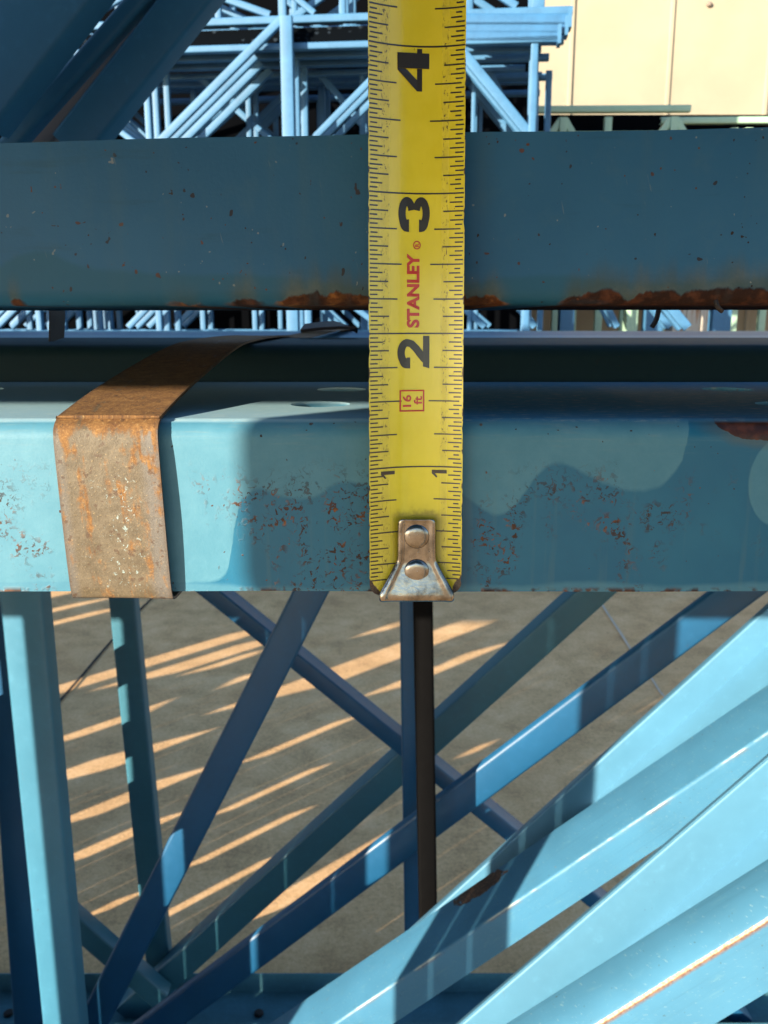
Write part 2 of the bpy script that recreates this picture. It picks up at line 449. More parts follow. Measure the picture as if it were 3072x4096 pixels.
# C: blue upright behind, dark upright in front
c0, c1 = at(1640, 2380, 42.6), at(1655, 3600, 42.6)
channel(c0 + (c0 - c1) * 0.3, c1 + (c1 - c0) * 0.35, 1.05, 1.0).build('strut', M['royal'], frames[8])
c0, c1 = at(1692, 2380, 37.2), at(1712, 3600, 37.2)
tag(channel(c0 + (c0 - c1) * 0.3, c1 + (c1 - c0) * 0.35, 0.88, 0.7).build('strut', M['brown'], frames[8]), 'dark brown upright strut')
# D and G
px_brace(7, (1249, 2358), (390, 4060), 38.3, 1.5, 0.55, M['royal'])
px_brace(7, (2575, 2659), (1280, 3625), 39.4, 1.72, 0.4, M['royal'], r=0.2)
# A2 navy upright and A cyan upright
a0, a1 = at(30, 2400, 34.6), at(140, 4060, 34.6)
channel(a0 + (a0 - a1) * 0.3, a1 + (a1 - a0) * 0.4, 2.1, 0.8).build('strut', M['royal'], frames[6])
a0, a1 = at(78, 2370, 30.4), at(240, 4060, 30.4)
channel(a0 + (a0 - a1) * 0.3, a1 + (a1 - a0) * 0.4, 1.55, 0.9).build('strut', M['cyan'], frames[5])
# small navy diagonal meeting B at the bottom left
p0, p1 = at(285, 3700, 45.6), at(640, 4010, 45.6)
channel(p0 + (p0 - p1) * 0.5, p1, 1.3, 1.0).build('brace', M['teal'], frames[9])

def ribbon(i, upper, lower, y, yb, name='brace', mat=None, back=None, low=None):
    """brace seen from above: web between two pixel lines on plane y; top flange back to a third line on plane yb"""
    mat = mat or M['cyan']
    u0, u1 = at(*upper[0], y), at(*upper[1], y); l0, l1 = at(*lower[0], y), at(*lower[1], y)
    def runto(a, b, z): 
        return a + (b - a) * ((z - a.z) / (b.z - a.z))
    P = []
    hi, lo = -1.4, ZB
    # rounded fold between flange and web
    pd = (u1 - u0).normalized(); pv = Vector((-pd.z, 0, pd.x))
    if yb is None:                 # flange square to the web: find the depth at which the back line lies level with the fold
        lo_, hi_ = y + 0.05, y + 12
        fq = lambda q: (at(*back[0], q) - u0).dot(pv)
        s0_ = fq(lo_)
        for _ in range(50):
            md = (lo_ + hi_) / 2
            if fq(md) * s0_ > 0: lo_ = md
            else: hi_ = md
        yb = lo_; print('flange depth', yb - y)
    k0, k1 = at(*back[0], yb), at(*back[1], yb)
    up0, up1 = runto(u0, u1, hi), runto(u0, u1, lo)
    d = (up1 - up0)
    zm = (u0.z + u1.z) / 2; um = runto(u0, u1, zm)
    lw = up0 + runto(l0, l1, zm) - um
    bk = up0 + runto(k0, k1, zm) - um
    def fold(a, b, c, n=4, s=0.16):        # a flange back, b bend, c web bottom
        e1 = b + (a - b).normalized() * s; e2 = b + (c - b).normalized() * s
        pts = [a]
        for q in range(n + 1):
            f = q / n; pts.append(e1 * (1 - f) ** 2 + b * 2 * f * (1 - f) + e2 * f * f)
        pts.append(c); return pts
    # cross-section built at the top end in 3D, swept along d
    sec = fold(bk, up0, lw)
    # lower return flange going back
    if low:
        f0, f1 = at(*low[0], low[2]), at(*low[1], low[2]); ret = up0 + runto(f0, f1, zm) - um
    else: ret = lw + Vector((0, (yb - y) * 0.7, 0))
    outer = sec + [ret]
    nrm = Vector((0, 1, -0.3)).normalized() * 0.09
    inner = [p + nrm for p in outer]
    loop = outer + inner[::-1]
    n = len(loop); mb = MB()
    mb.v = [Vector(p) for p in loop] + [Vector(p) + d for p in loop]
    mb.f = [(j, (j + 1) % n, n + (j + 1) % n, n + j) for j in range(n)] + [tuple(range(n)), tuple(range(2 * n - 1, n - 1, -1))]
    o = mb.build(name, mat, frames[i], smooth=50)
    dist = []; acc = 0.0
    for q in range(len(outer)):
        if q: acc += (outer[q] - outer[q - 1]).length
        dist.append(acc)
    k0_ = dist[3]; dist = [q - k0_ for q in dist]; dist = dist + dist[::-1]
    L = o.data.uv_layers.new(name='UVMap'); LN = d.length
    for lp in o.data.loops:
        vi = lp.vertex_index; L.data[lp.index].uv = (dist[vi % n], LN if vi >= n else 0.0)
    return o

def brace_mat(name, col, seam=0.0, chip=None):
    m, b = material(name)
    P = scaled(coords(), 1 / U)
    uvn = X.nt.nodes.new('ShaderNodeUVMap'); ua, us, _ = xyz(X(uvn.outputs[0])); V = vec(ua, us, 0.0)
    n1 = noise(P, 0.4, 4); n2 = noise(P, 3.0, 5, 0.7); n3 = noise(P, 14, 3)
    base = mixc(n1.step(0.3, 0.7), tuple(c * 0.92 for c in col), tuple(c * 1.08 for c in col))
    base = mixc(n2.step(0.56, 0.76) * 0.18, base, (0.16, 0.32, 0.34))
    stk = noise(vec(ua * 7.0, us * 0.22, 0.0), 1.0, 4, 0.6)
    base = mixc(stk.step(0.54, 0.74) * 0.30, base, tuple(c * 0.62 for c in col))
    base = mixc(noise(vec(ua * 2.0, us * 0.5, 3.0), 1.6, 5, 0.7).step(0.58, 0.76) * 0.35, base, (0.17, 0.33, 0.36))
    base = mixc(noise(vec(ua * 1.2 + us * 0.5, us * 3.0, 0.0), 5.5, 3, 0.5).step(0.66, 0.69) * 0.5, base, (0.26, 0.40, 0.42))
    base = mixc(noise(P, 9, 2).step(0.72, 0.74) * 0.7, base, (0.05, 0.07, 0.07))
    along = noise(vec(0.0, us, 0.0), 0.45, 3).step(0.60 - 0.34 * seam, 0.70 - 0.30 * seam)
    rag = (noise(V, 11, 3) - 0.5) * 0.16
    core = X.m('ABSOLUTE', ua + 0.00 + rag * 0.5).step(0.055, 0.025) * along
    drip = (ua + rag).step(0.0, 0.05) * (ua + rag).step(0.26, 0.06) * along * seam * 0.9
    base = mixc(drip, base, mixc(n3.step(0.4, 0.6), (0.16, 0.062, 0.018), (0.24, 0.115, 0.045)))
    base = mixc(core, base, mixc(n3.step(0.35, 0.6), (0.40, 0.24, 0.10), (0.62, 0.52, 0.32)) if seam > 0.6 else (0.40, 0.50, 0.46))  # white highlight along the fold painted in, rusty where seamed
    if chip:
        ca = (ua - chip[0]) * (1 / chip[2]); cs = (us - chip[1]) * (1 / chip[3])
        q = (ca * ca + cs * cs + (noise(V, 3.2, 4, 0.65) - 0.5) * 2.4).step(1.02, 0.92)
        base = mixc(q, base, mixc(n3.step(0.4, 0.62), (0.040, 0.026, 0.018), (0.15, 0.085, 0.045)))
    sp = noise(P, 2.2, 3).step(0.74, 0.76)
    base = mixc(sp * 0.8, base, (0.17, 0.17, 0.14))
    wire(b, Base_Color=dim(base), Roughness=0.5 + (n2 - 0.5) * 0.2, Specular_IOR_Level=0.35, Normal=bump(n2 * 0.5 + n3 * 0.3, 0.2, 0.0006))
    return m
qa, qb = at(3072, 2724, 32.2), at(2108, 3400, 32.2); qk = qa + (qb - qa) * ((-1.4 - qa.z) / (qb.z - qa.z)); qc = at(1860, 3590, 32.0)
u_a, u_b = at(2822, 3100, 30.4), at(1761, 3813, 30.4)
M['b1'] = brace_mat('sunlit cyan brace enamel', (0.060, 0.215, 0.365), 0.4, chip=(-1.75, (qc - qk).dot((u_b - u_a).normalized()), 0.42, 1.25))
M['b2'] = brace_mat('rust seamed cyan brace enamel', (0.064, 0.215, 0.355), 1.0)

# R1 (pale, behind) with its lower inner flange, Q in front of it
ribbon(6, ((3072, 2430), (2108, 3305)), ((3072, 2590), (2292, 3270)), 34.6, 36.0, back=((3072, 2415), (2108, 3290)), mat=M['cyan_pale'], low=((3072, 2735), (2108, 3610), 32.55))
ribbon(5, ((2822, 3100), (1761, 3813)), ((2822, 3254), (1935, 3876)), 30.4, 32.3, back=((3072, 2724), (2108, 3400)), mat=M['b1'])
ribbon(3, ((2822, 3250), (1848, 4092)), ((3072, 3320), (2456, 3840)), 21.9, 23.0, back=((2822, 3238), (1848, 4080)), mat=M['cyan_pale'], low=((2822, 3680), (1848, 4522), 20.8))
ribbon(2, ((3072, 3679), (2398, 4096)), ((3072, 3968), (2822, 4122)), 17.7, 18.78, back=((3072, 3418), (2089, 4090)), mat=M['b2'])

# bolts in the rear bottom post
for (u, v) in ((32, 4030), (528, 4050), (2010, 4060), (1036, 4068)):
    q = at(u, v, 47.2)
    mb = MB(); N = 14
    ring = [(0.30, 0.0), (0.30, 0.12), (0.22, 0.2), (0.0, 0.23)]
    vs = []; fs = []
    base = Vector((q.x, 47.2, -HG + 1.32))
    for rr, hh in ring:
        for k in range(N):
            a = 2 * math.pi * k / N; vs.append(base + Vector((rr * math.cos(a), rr * math.sin(a), hh)))
    for j in range(len(ring) - 1):
        for k in range(N): fs.append((j * N + k, j * N + (k + 1) % N, (j + 1) * N + (k + 1) % N, (j + 1) * N + k))
    mb.add(vs, fs); mb.build('bolt', M['wire'], frames[9])

# --- unseen uprights left of the picture, spaced to let light through in slits
C45 = math.sqrt(0.5)
SL = math.tan(SUN_EL) / C45         # fall of the sun rays per inch of depth
def plit(u0, u1, y, *vr):          # run of p = (x - y)/sqrt2 seen between two pixel columns on plane y, and the lit heights
    vm = sum(vr) / len(vr) if vr else 3000
    a = (at(u0, vm, y).x - y) * C45; b = (at(u1, vm, y).x - y) * C45
    zs = sorted(sorted((at((u0 + u1) / 2, v, y).z for v in vr[k:k + 2])) for k in range(0, len(vr), 2))
    return (a, b, y, zs)
def glit(a, b, *yr):               # the same for a streak on the ground between depths
    return (a, b, None, sorted([-HG + SL * yr[k], -HG + SL * yr[k + 1]] for k in range(0, len(yr), 2)))
lit = [(plit(2390, 2500, 34.5)[0], 40, 0, []), plit(1838, 2301, 39.3), plit(1465, 1540, 39.3, 3340, 3530), plit(944, 1018, 39.3, 3730, 4000),
       plit(86, 157, 30.3, 2430, 4300), plit(800, 849, 38.2, 3040, 3360), plit(1385, 1450, 46.8, 3190, 3420), plit(430, 512, 47.8, 2425, 2610, 2760, 2915, 3050, 3155, 3560, 3620),
       plit(887, 950, 46.2, 2400, 2500), plit(1186, 1225, 46.2, 2610, 2720), plit(545, 592, 38.2, 3540, 3660),
       glit(-48.8, -47.3, 57, 72), glit(-50.0, -49.4, 54, 58), glit(-53.2, -52.6, 57, 66, 83, 86), glit(-57.1, -56.5, 58, 61, 64, 73), glit(-62.0, -61.4, 72, 81), glit(-65.2, -64.0, 64, 72), glit(-68.1, -67.3, 82, 92), glit(-70.9, -69.3, 70, 80, 99, 114),
       glit(-80.0, -76.2, 76, 85, 97, 131), glit(-86.3, -84.9, 85, 105, 119, 127), glit(-91.8, -90.7, 105, 113), glit(-95.3, -92.8, 102, 118), glit(-99.6, -97.2, 95, 122), glit(-122.6, -121.0, 120, 131), glit(-128.4, -126.8, 120, 135)]
lit.sort()
shade = []
e = -134.0
for a, b, _y, _z in lit:
    if a > e: shade.append((e, a))
    e = max(e, b)
order = [1, 2, 3, 4, 5, 6, 7, 8]
cnt = 0
for a, b in shade:
    n = max(1, math.ceil((b - a) / 1.55)); w = (b - a) / n
    for k in range(n):
        pc = a + w * (k + 0.5)
        ymax = (-pc / C45 - 3.0) / 1.52
        ok = [j for j in order if starts[j] + 3.0 < min(ymax, 46)]
        if not ok: ok = [1]
        far = ok[-3:]
        j = far[cnt % len(far)]; cnt += 1
        yy = starts[j] + 1.2
        dd = 0.5; xr = (a + w * (k + 1)) / C45 + yy; xl = (a + w * k) / C45 + yy + dd - (0.06 if k else 0)
        if xr - xl < 0.3: dd = 0.12; xl = (a + w * k) / C45 + yy + dd
        strut(j, (xl + xr) / 2, w=max(xr - xl, 0.3), y=yy, d=dd)
# unseen blockers added to close the slits above and below the lit heights
for a, b, yy, zs in lit:
    if not zs: continue
    yw = min((-b / C45 - 2.0) / 1.5 - 0.3, 43.5)
    j = max(k for k in range(9) if starts[k] < yw - 0.5)
    sh = [(z0 + SL * ((yy - yw) if yy else -yw), z1 + SL * ((yy - yw) if yy else -yw)) for z0, z1 in zs]
    cuts = [ZB] + [q for p in sh for q in p] + [-1.6]
    for k in range(0, len(cuts), 2):
        z0, z1 = cuts[k], cuts[k + 1]
        if z1 - z0 < 0.3: continue
        xl, xr = a / C45 + yw - 0.15, b / C45 + yw + 0.15
        sl = 0.6 * (xr - xl)
        MB().sweep([(xl, z0 - (sl / 2 if k else 0)), (xr, z0 + (sl / 2 if k else 0)), (xr, z1 + sl / 2), (xl, z1 - sl / 2)],
                   [((0, yw, 0), (1, 0, 0), (0, 0, 1)), ((0, yw + 0.12, 0), (1, 0, 0), (0, 0, 1))]).build('slit_blocker', M['royal'], frames[j], smooth=0)
# short unseen braces added between them to cut the light streaks
for (j, x, z, s, L, w) in ((5, -40, -20, -0.8, 16, 1.7), (6, -62, -22, 0.8, 18, 1.7), (4, -58, -14, -0.7, 18, 1.7), (8, -70, -30, 0.75, 16, 1.7), (6, -90, -18, -0.8, 16, 1.7)):
    yy = starts[j] + 2.4
    dx = L / math.sqrt(1 + s * s)
    xr = min(x + dx, -0.5 * yy - 2.5)
    brace(j, (x - dx, yy, z - dx * s), (xr, yy, z + (xr - x) * s), w, 0.9)

# ------------------------------------------------------------------ steel strap over the lower bundle
def strap_material():
    m, b = material('rusted galvanised strap')
    P = scaled(coords(), 1 / U); x, y, z = xyz(P)
    uvn = X.nt.nodes.new('ShaderNodeUVMap'); uv = X(uvn.outputs[0]); a, s, _ = xyz(uv)
    V = vec(a, s, 0.0)
    str_ = noise(vec(a * 5.5, s * 0.55, 0.0), 1.0, 4, 0.6)          # rust runs along the strap
    blot = noise(vec(a * 2.2, s, 0.0), 3.2, 4, 0.65); mid = noise(V, 7.5, 5, 0.7); fine = noise(V, 42, 3, 0.75); fl = noise(V, 24, 4, 0.7, 0.6)
    zinc = mixc(mid.step(0.3, 0.7), (0.078, 0.060, 0.036), (0.130, 0.106, 0.072))
    zinc = mixc((a - 0.66 + (mid - 0.5) * 0.1).step(-0.05, 0.05) * 0.6 + (a - 0.06).step(0.04, -0.03) * 0.5, zinc, (0.115, 0.115, 0.120))
    rust = ramp(fine * 0.45 + mid * 0.55, [(0.34, (0.075, 0.030, 0.012)), (0.48, (0.150, 0.070, 0.020)), (0.66, (0.270, 0.140, 0.042))])
    top = s.step(1.80, 2.05)                                       # heavier rust on the top run
    k = (str_ * 0.58 + blot * 0.38 + mid * 0.20 + top * 0.17).step(0.59, 0.67)
    base = mixc(k, zinc, rust)
    base = mixc(noise(V, 13, 3).step(0.60, 0.66) * 0.7, base, (0.055, 0.026, 0.013))
    base = mixc(fl.step(0.60, 0.64) * noise(V, 3.0, 3).step(0.48, 0.58) * s.step(1.75, 1.5) * X.m('ABSOLUTE', a - 0.38).step(0.30, 0.12), base, (0.26, 0.35, 0.36))
    base = mixc(fine.step(0.60, 0.68) * 0.55, base, (0.32, 0.235, 0.12))
    g_ = 0.55 + noise(V, 75, 2, 0.7) * 0.9
    nm_ = X.nt.nodes.new('ShaderNodeMix'); nm_.data_type = 'RGBA'; nm_.blend_type = 'MULTIPLY'; nm_.inputs[0].default_value = 1
    X.nt.links.new(base.s, nm_.inputs[6]); X.nt.links.new(vec(g_, g_, g_).s, nm_.inputs[7]); base = X(nm_.outputs[2])
    rim = a.step(0.035, 0.0) + a.step(0.755, 0.79)
    base = mixc(rim * 0.5, base, (0.06, 0.035, 0.022))
    wire(b, Base_Color=dim(base), Roughness=0.55 + k * 0.25, Metallic=0.0, Specular_IOR_Level=0.4,
         Normal=bump(fine * 0.5 + fl * 0.2 + mid * 0.1, 0.3, 0.0005))
    return m
M['strap'] = strap_material()

def band(name, path, w, mat, parent=None, t=0.025, wvec=None, smooth=60, loc=None):
    """flat band: path = list of (centre point, width vector)"""
    mb = MB(); uv = []; s = 0.0; n = len(path)
    for i, (p, wv) in enumerate(path):
        p = Vector(p); wv = Vector(wv).normalized()
        q = Vector(path[min(i + 1, n - 1)][0]); o = Vector(path[max(i - 1, 0)][0]); tan = (q - o).normalized()
        nm = tan.cross(wv).normalized()
        if i: s += (p - Vector(path[i - 1][0])).length
        K = 8
        for side in (0, 1):
            for k in range(K + 1):
                f = k / K - 0.5
                crown = 0.006 * (1 - (2 * f) ** 2)
                mb.v.append(p + wv * (w * f) + nm * (side * t + crown)); uv.append(((f + 0.5) * w, s))
    K = 8; R = 2 * (K + 1)
    for i in range(n - 1):
        a, b = i * R, (i + 1) * R
        for k in range(K):
            mb.f.append((a + k, a + k + 1, b + k + 1, b + k)); mb.f.append((a + K + 1 + k, b + K + 1 + k, b + K + 2 + k, a + K + 2 + k))
        mb.f.append((a, b, b + K + 1, a + K + 1)); mb.f.append((a + K, a + 2 * K + 1, b + 2 * K + 1, b + K))
    o = mb.build(name, mat, parent, smooth=smooth, loc=loc)
    L = o.data.uv_layers.new(name='UVMap')
    for lp in o.data.loops: L.data[lp.index].uv = uv[lp.vertex_index]
    return o

def smooth_path(ctrl, n=14):
    out = []
    P = [Vector(c[0]) for c in ctrl]; Wv = [Vector(c[1]) for c in ctrl]
    for i in range(len(P) - 1):
        p0 = P[max(i - 1, 0)]; p1 = P[i]; p2 = P[i + 1]; p3 = P[min(i + 2, len(P) - 1)]
        for k in range(n):
            t = k / n
            q = 0.5 * ((2 * p1) + (p2 - p0) * t + (2 * p0 - 5 * p1 + 4 * p2 - p3) * t * t + (3 * p1 - p0 - 3 * p2 + p3) * t ** 3)
            out.append((q, Wv[i].lerp(Wv[i + 1], t)))
    out.append((P[-1], Wv[-1])); return out
sx0 = at(234 * 1.8517, 925 * 1.8517, YF).x; sx1 = at(270 * 1.8517, 1275 * 1.8517, YF).x
wv_top = (1, 0.0, 0.0); wv_face = (1.0, 0.0, -0.012)
ctrl = [((sx1 + 0.02, YF + 0.50, -2.185), wv_face), ((sx1 + 0.01, YF + 0.10, -2.178), wv_face), ((sx1, YF - 0.04, -2.168), wv_face), ((sx1 - 0.002, YF - 0.085, -2.11), wv_face), ((sx1 - 0.008, YF - 0.10, -1.95), wv_face), ((sx0 + 0.024, YF - 0.11, -1.50), wv_face),
        ((sx0 + 0.007, YF - 0.10, -1.05), (1.0, 0.0, -0.008)), ((sx0, YF - 0.085, -0.87), wv_top), ((sx0, YF - 0.06, -0.80), wv_top), ((sx0, YF + 0.0, -0.755), wv_top), ((sx0, YF + 0.12, -0.715), wv_top),
        ((sx0 + 0.02, YF + 1.2, -0.55), wv_top), ((sx0 + 0.03, 9.9, -0.34), wv_top), ((sx0 + 0.03, 11.5, -0.265), wv_top), ((sx0 + 0.04, 15.0, -0.27), wv_top), ((sx0 + 0.05, 20, -0.40), wv_top),
        ((sx0 + 0.05, 34, -0.42), wv_top), ((sx0 + 0.05, 49.0, -0.60), wv_top), ((sx0 + 0.05, 49.45, -1.2), wv_top), ((sx0 + 0.05, 49.5, -6), wv_top)]
st_o = band('steel_strap', smooth_path(ctrl, 8), 0.79, M['strap'], loc=(sx0, YF, -1.5))
tag(st_o, 'rusty orange flat steel strap bent over the front edge of the lower blue post', 'strap')

# ------------------------------------------------------------------ upper bundle
def upper_material():
    m, b = material('dull blue enamel rusting along its lower edge')
    P = scaled(coords(), 1 / U); x, y, z = xyz(P)     # origin at the middle of the lower front edge
    n1 = noise(P, 0.5, 4); n2 = noise(P, 3.5, 5, 0.7); nf = noise(P, 38, 2)
    base = mixc(n1.step(0.3, 0.7), (0.017, 0.104, 0.232), (0.026, 0.128, 0.270))
    base = mixc(n2.step(0.5, 0.8) * 0.25, base, (0.065, 0.150, 0.220))
    # darker film with a wavy upper limit towards the lower left
    pts = [(-3.9, 0.27), (-3.2, 0.25), (-2.75, 0.42), (-2.4, 0.30), (-1.6, 0.24), (-0.9, 0.22), (-0.2, 0.15), (0.3, 0.13), (1.2, 0.22), (2.0, 0.16), (3.4, 0.22)]
    bd = curve(x, pts, -3.9, 3.4)
    film = (bd - z + (n2 - 0.5) * 0.07).step(-0.03, 0.03)
    base = mixc(film * 0.75, base, (0.016, 0.100, 0.180))
    # rust along the lower edge
    rp = [(-3.9, 0.02), (-3.05, 0.02), (-2.98, 0.10), (-2.85, 0.02), (-1.9, 0.02), (-1.55, 0.08), (-1.35, 0.03), (-1.1, 0.10), (-0.9, 0.05), (-0.75, 0.11), (-0.45, 0.17), (-0.15, 0.13), (0.4, 0.13), (0.8, 0.13), (1.0, 0.04), (1.3, 0.04), (1.5, 0.16), (1.9, 0.17), (2.3, 0.17), (2.7, 0.20), (3.0, 0.16), (3.4, 0.15)]
    h = curve(x, rp, -3.9, 3.4)
    h = h * 0.78
    d = h * 0.92 * noise(vec(x, 0.0, 0.0), 3.5, 3).step(0.25, 0.52) - 0.005 + (noise(vec(x, y, z * 0.5), 5, 4, 0.65) - 0.5) * 0.10 - z
    rust = d.step(0.0, 0.022) * h.step(0.03, 0.07)
    halo = (d + (noise(vec(x * 3.5, y, z * 0.5), 2.0, 4, 0.6) - 0.5) * 0.3).step(-0.24, 0.02) * h.step(0.03, 0.09)
    base = mixc(halo * 0.6, base, mixc(n2.step(0.4, 0.7), (0.060, 0.075, 0.050), (0.130, 0.125, 0.075)))
    dk = mixc(noise(P, 10, 4).step(0.42, 0.66), (0.026, 0.013, 0.011), (0.085, 0.034, 0.020))
    org = mixc(noise(P, 12, 4).step(0.4, 0.62), (0.10, 0.035, 0.012), (0.34, 0.145, 0.035))
    oran = noise(vec(x, 0.0, 0.0), 1.5, 2).step(0.45, 0.6) * x.step(1.2, 0.9)
    base = mixc(rust, base, mixc(oran, dk, org))
    # pits
    pit = noise(P, 11.5, 1).step(0.735, 0.755) * 0.85
    pit2 = noise(scaled(P, 1.31), 17, 1).step(0.755, 0.77)
    lt = noise(scaled(P, 0.83), 21, 1).step(0.765, 0.78)
    base = mixc(X.m('MAXIMUM', pit, pit2), base, mixc(noise(P, 2.0, 2).step(0.45, 0.6), (0.022, 0.014, 0.013), (0.11, 0.042, 0.022)))
    run = noise(vec(x * 4.0, y, z * 0.5), 1.1, 4, 0.6).step(0.5, 0.75); base = mixc(run * 0.18, base, (0.065, 0.140, 0.180))
    base = mixc(noise(vec(x * 0.6, y, z * 5.0), 1.7, 4, 0.65).step(0.58, 0.75) * 0.3, base, (0.018, 0.070, 0.115))
    base = mixc(lt * 0.5, base, (0.30, 0.32, 0.30))
    sc = noise(vec(x * 9.0 + z * 2.0, y, z * 0.9), 2.2, 3, 0.6).step(0.71, 0.74) * 0.4
    base = mixc(sc, base, (0.17, 0.22, 0.25))
    wire(b, Base_Color=dim(base), Roughness=0.46 + rust * 0.4 + (n2 - 0.5) * 0.15, Specular_IOR_Level=0.15, Normal=bump(n2 * 0.2 + nf * 0.12 + rust * 1.1 + n1 * 0.5 + noise(P, 13, 3) * rust * 1.5, 0.35, 0.0008))
    return m
M['upper'] = upper_material()
UY, UK = 6.98, 0.095                       # face plane y + k x = const: the upper bundle lies slightly askew
axu = Vector((1, -UK, 0)).normalized(); dvu = Vector((UK, 1, 0)).normalized()
def up_pt(x, dy, z): return Vector((0, UY, 0)) + axu * x + dvu * dy + Vector((0, 0, z))
UZ0, UZ1 = 0.10, 1.335
ul = ['shaded blue rack frame above the gap, its post rusting along the lower edge', 'rack frame of the upper bundle with the dark steep braces at top left']
uf = []
fr = thing('rack_frame', ul[0], 'rack frame', (0, UY, UZ0), 'rack frames of the upper bundle'); uf.append(fr)
# bottom post: C open upwards with a rolled lower bend
mb = MB(); w = 4.2; h = UZ1 - UZ0; r, t, n = 0.13, 0.09, 6
pf = [(0.0, h)] + [(r - r * math.cos(q / n * math.pi / 2), r - r * math.sin(q / n * math.pi / 2)) for q in range(n + 1)]
pf += [(w - r + r * math.sin(q / n * math.pi / 2), r - r * math.cos(q / n * math.pi / 2)) for q in range(n + 1)] + [(w, h)]
inn = [(w - t, h), (w - t, r), (w - r, t), (r, t), (t, r), (t, h)]
st = []
for k in range(121):
    xx = -30 + 60 * k / 120; wob = 0.005 * math.sin(xx * 1.1 + 2) + 0.004 * math.sin(xx * 2.7)
    st.append((up_pt(xx, wob, UZ0), dvu, (0, 0, 1 + wob)))
st = [(up_pt(-120, 0, UZ0), dvu, (0, 0, 1))] + st + [(up_pt(95, 0, UZ0), dvu, (0, 0, 1))]
mb.sweep(pf + inn, st); mb.build('bottom_post', M['upper'], fr, smooth=40)
fr = thing('rack_frame', ul[1], 'rack frame', tuple(up_pt(0, 23, 0.5)), 'rack frames of the upper bundle'); uf.append(fr)
def up_channel(parent, a, b, y, w, d, mat, name, k=UK, ext=(1.0, 1.0), open_front=False, r=0.14):
    A, B = at(a[0], a[1], y, k), at(b[0], b[1], y, k); D = B - A
    P0, P1 = A - D * ext[0], B + D * ext[1]
    return channel(P0, P1, w, d, depth=(-dvu if open_front else dvu), r=r).build(name, mat, parent)
Z = 0.9042
def zz(x, y): return (x * Z, y * Z)
# upper-left braces (ends stop in the bottom posts)
up_channel(uf[1], zz(178, -128), zz(-172, 342), 24, 2.8, 1.0, M['dusky'], 'brace', ext=(1, .15))
up_channel(uf[1], zz(805, 0), zz(320, 618), 26, 1.17, 0.8, M['dusky'], 'brace', ext=(1, .06))
up_channel(uf[1], zz(592, 0), zz(40, 622), 26, 0.53, 0.5, M['dusky'], 'brace', ext=(1, .06))
up_channel(uf[1], zz(690, 0), zz(140, 622), 27.3, 1.0, 0.4, M['grey'], 'brace', ext=(1, .06))
channel(up_pt(-120, 21.9, 0.5), up_pt(90, 21.9, 0.5), 4.2, 1.3, depth=(0, 0, 1)).build('bottom_post', M['dusky'], uf[1])
channel(up_pt(-120, 21.9, 43), up_pt(90, 21.9, 43), 4.2, 1.3, depth=(0, 0, -1)).build('top_post', M['dusky'], uf[1])
channel(up_pt(-120, 2.1, 42.5), up_pt(90, 2.1, 42.5), 4.2, 1.3, depth=(0, 0, -1)).build('top_post', M['dusky'], uf[0])
for xx in (-40, 60):
    channel(up_pt(xx, 1.2, 1.0), up_pt(xx, 1.2, 42), 1.5, 1.2).build('strut', M['dusky'], uf[0])
    channel(up_pt(xx - 4, 23, 1.0), up_pt(xx - 4, 23, 42), 1.5, 1.2).build('strut', M['dusky'], uf[1])

# dunnage timbers that carry the upper bundle, out to the sides
for xx, lb in ((-44, 'dark timber bearer between the two bundles beyond the left edge'), (52, 'dark timber bearer between the two bundles beyond the right edge')):
    b_ = MB().box((xx, 22, -0.12), 3.5, 30, 0.40); o = b_.build('timber_bearer', M['wood'], loc=(xx, 22, -0.3)); tag(o, lb, 'timber')

# hanging strap ends and tie wires in the gap
def tube(name, pts, r, mat, loc):
    mb = MB(); N = 7; st = []
    for i, p in enumerate(pts):
        q = Vector(pts[min(i + 1, len(pts) - 1)]); o = Vector(pts[max(i - 1, 0)]); tn = (q - o).normalized()
        a = tn.cross(Vector((0, 1, 0.2))).normalized(); b = tn.cross(a)
        st.append((p, a, b))
    mb.sweep([(r * math.cos(2 * math.pi * k / N), r * math.sin(2 * math.pi * k / N)) for k in range(N)], st)
    return mb.build(name, mat, smooth=60, loc=loc)
q = at(120 * 1.8517, 690 * 1.8517, 13)
o = band('steel_strap', smooth_path([((q.x, 13.0, 0.4), (0.35, 1, 0)), ((q.x + 0.02, 13.0, 0.1), (0.35, 1, 0)), ((q.x, 13.0, -0.12), (0.35, 1, 0.1)), ((q.x - 0.02, 13.0, -0.30), (0.35, 1, 0.2))], 6), 0.32, M['wire'], loc=tuple(q))
tag(o, 'dark loose strap end hanging in the gap at far left', 'strap')
a = at(1425 * 1.8517, 660 * 1.8517, 12); b = at(1418 * 1.8517, 690 * 1.8517, 12); c = at(1408 * 1.8517, 707 * 1.8517, 12)
o = tube('tie_wire', smooth_pts := [p for p, _ in smooth_path([(a, (1, 0, 0)), (b, (1, 0, 0)), (c, (1, 0, 0))], 5)], 0.035, M['wire'], tuple(b))
tag(o, 'dark bent tie wire hanging in the gap to the right of the tape', 'wire')
yw = UY - UK * 2.6 - 0.03
a = at(1546 * 1.8517, 650 * 1.8517, yw); b = at(1551 * 1.8517, 664 * 1.8517, yw - .03); c = at(1559 * 1.8517, 672 * 1.8517, yw)
o = tube('tie_wire', [p for p, _ in smooth_path([(a, (1, 0, 0)), (b, (1, 0, 0)), (c, (1, 0, 0))], 5)], 0.018, M['wire'], tuple(b))
tag(o, 'short curled wire under the rusty edge of the upper post, near the right side', 'wire')
a = at(655 * 1.8517, 712 * 1.8517, 15); b = at(720 * 1.8517, 706 * 1.8517, 15); c = at(770 * 1.8517, 716 * 1.8517, 15)
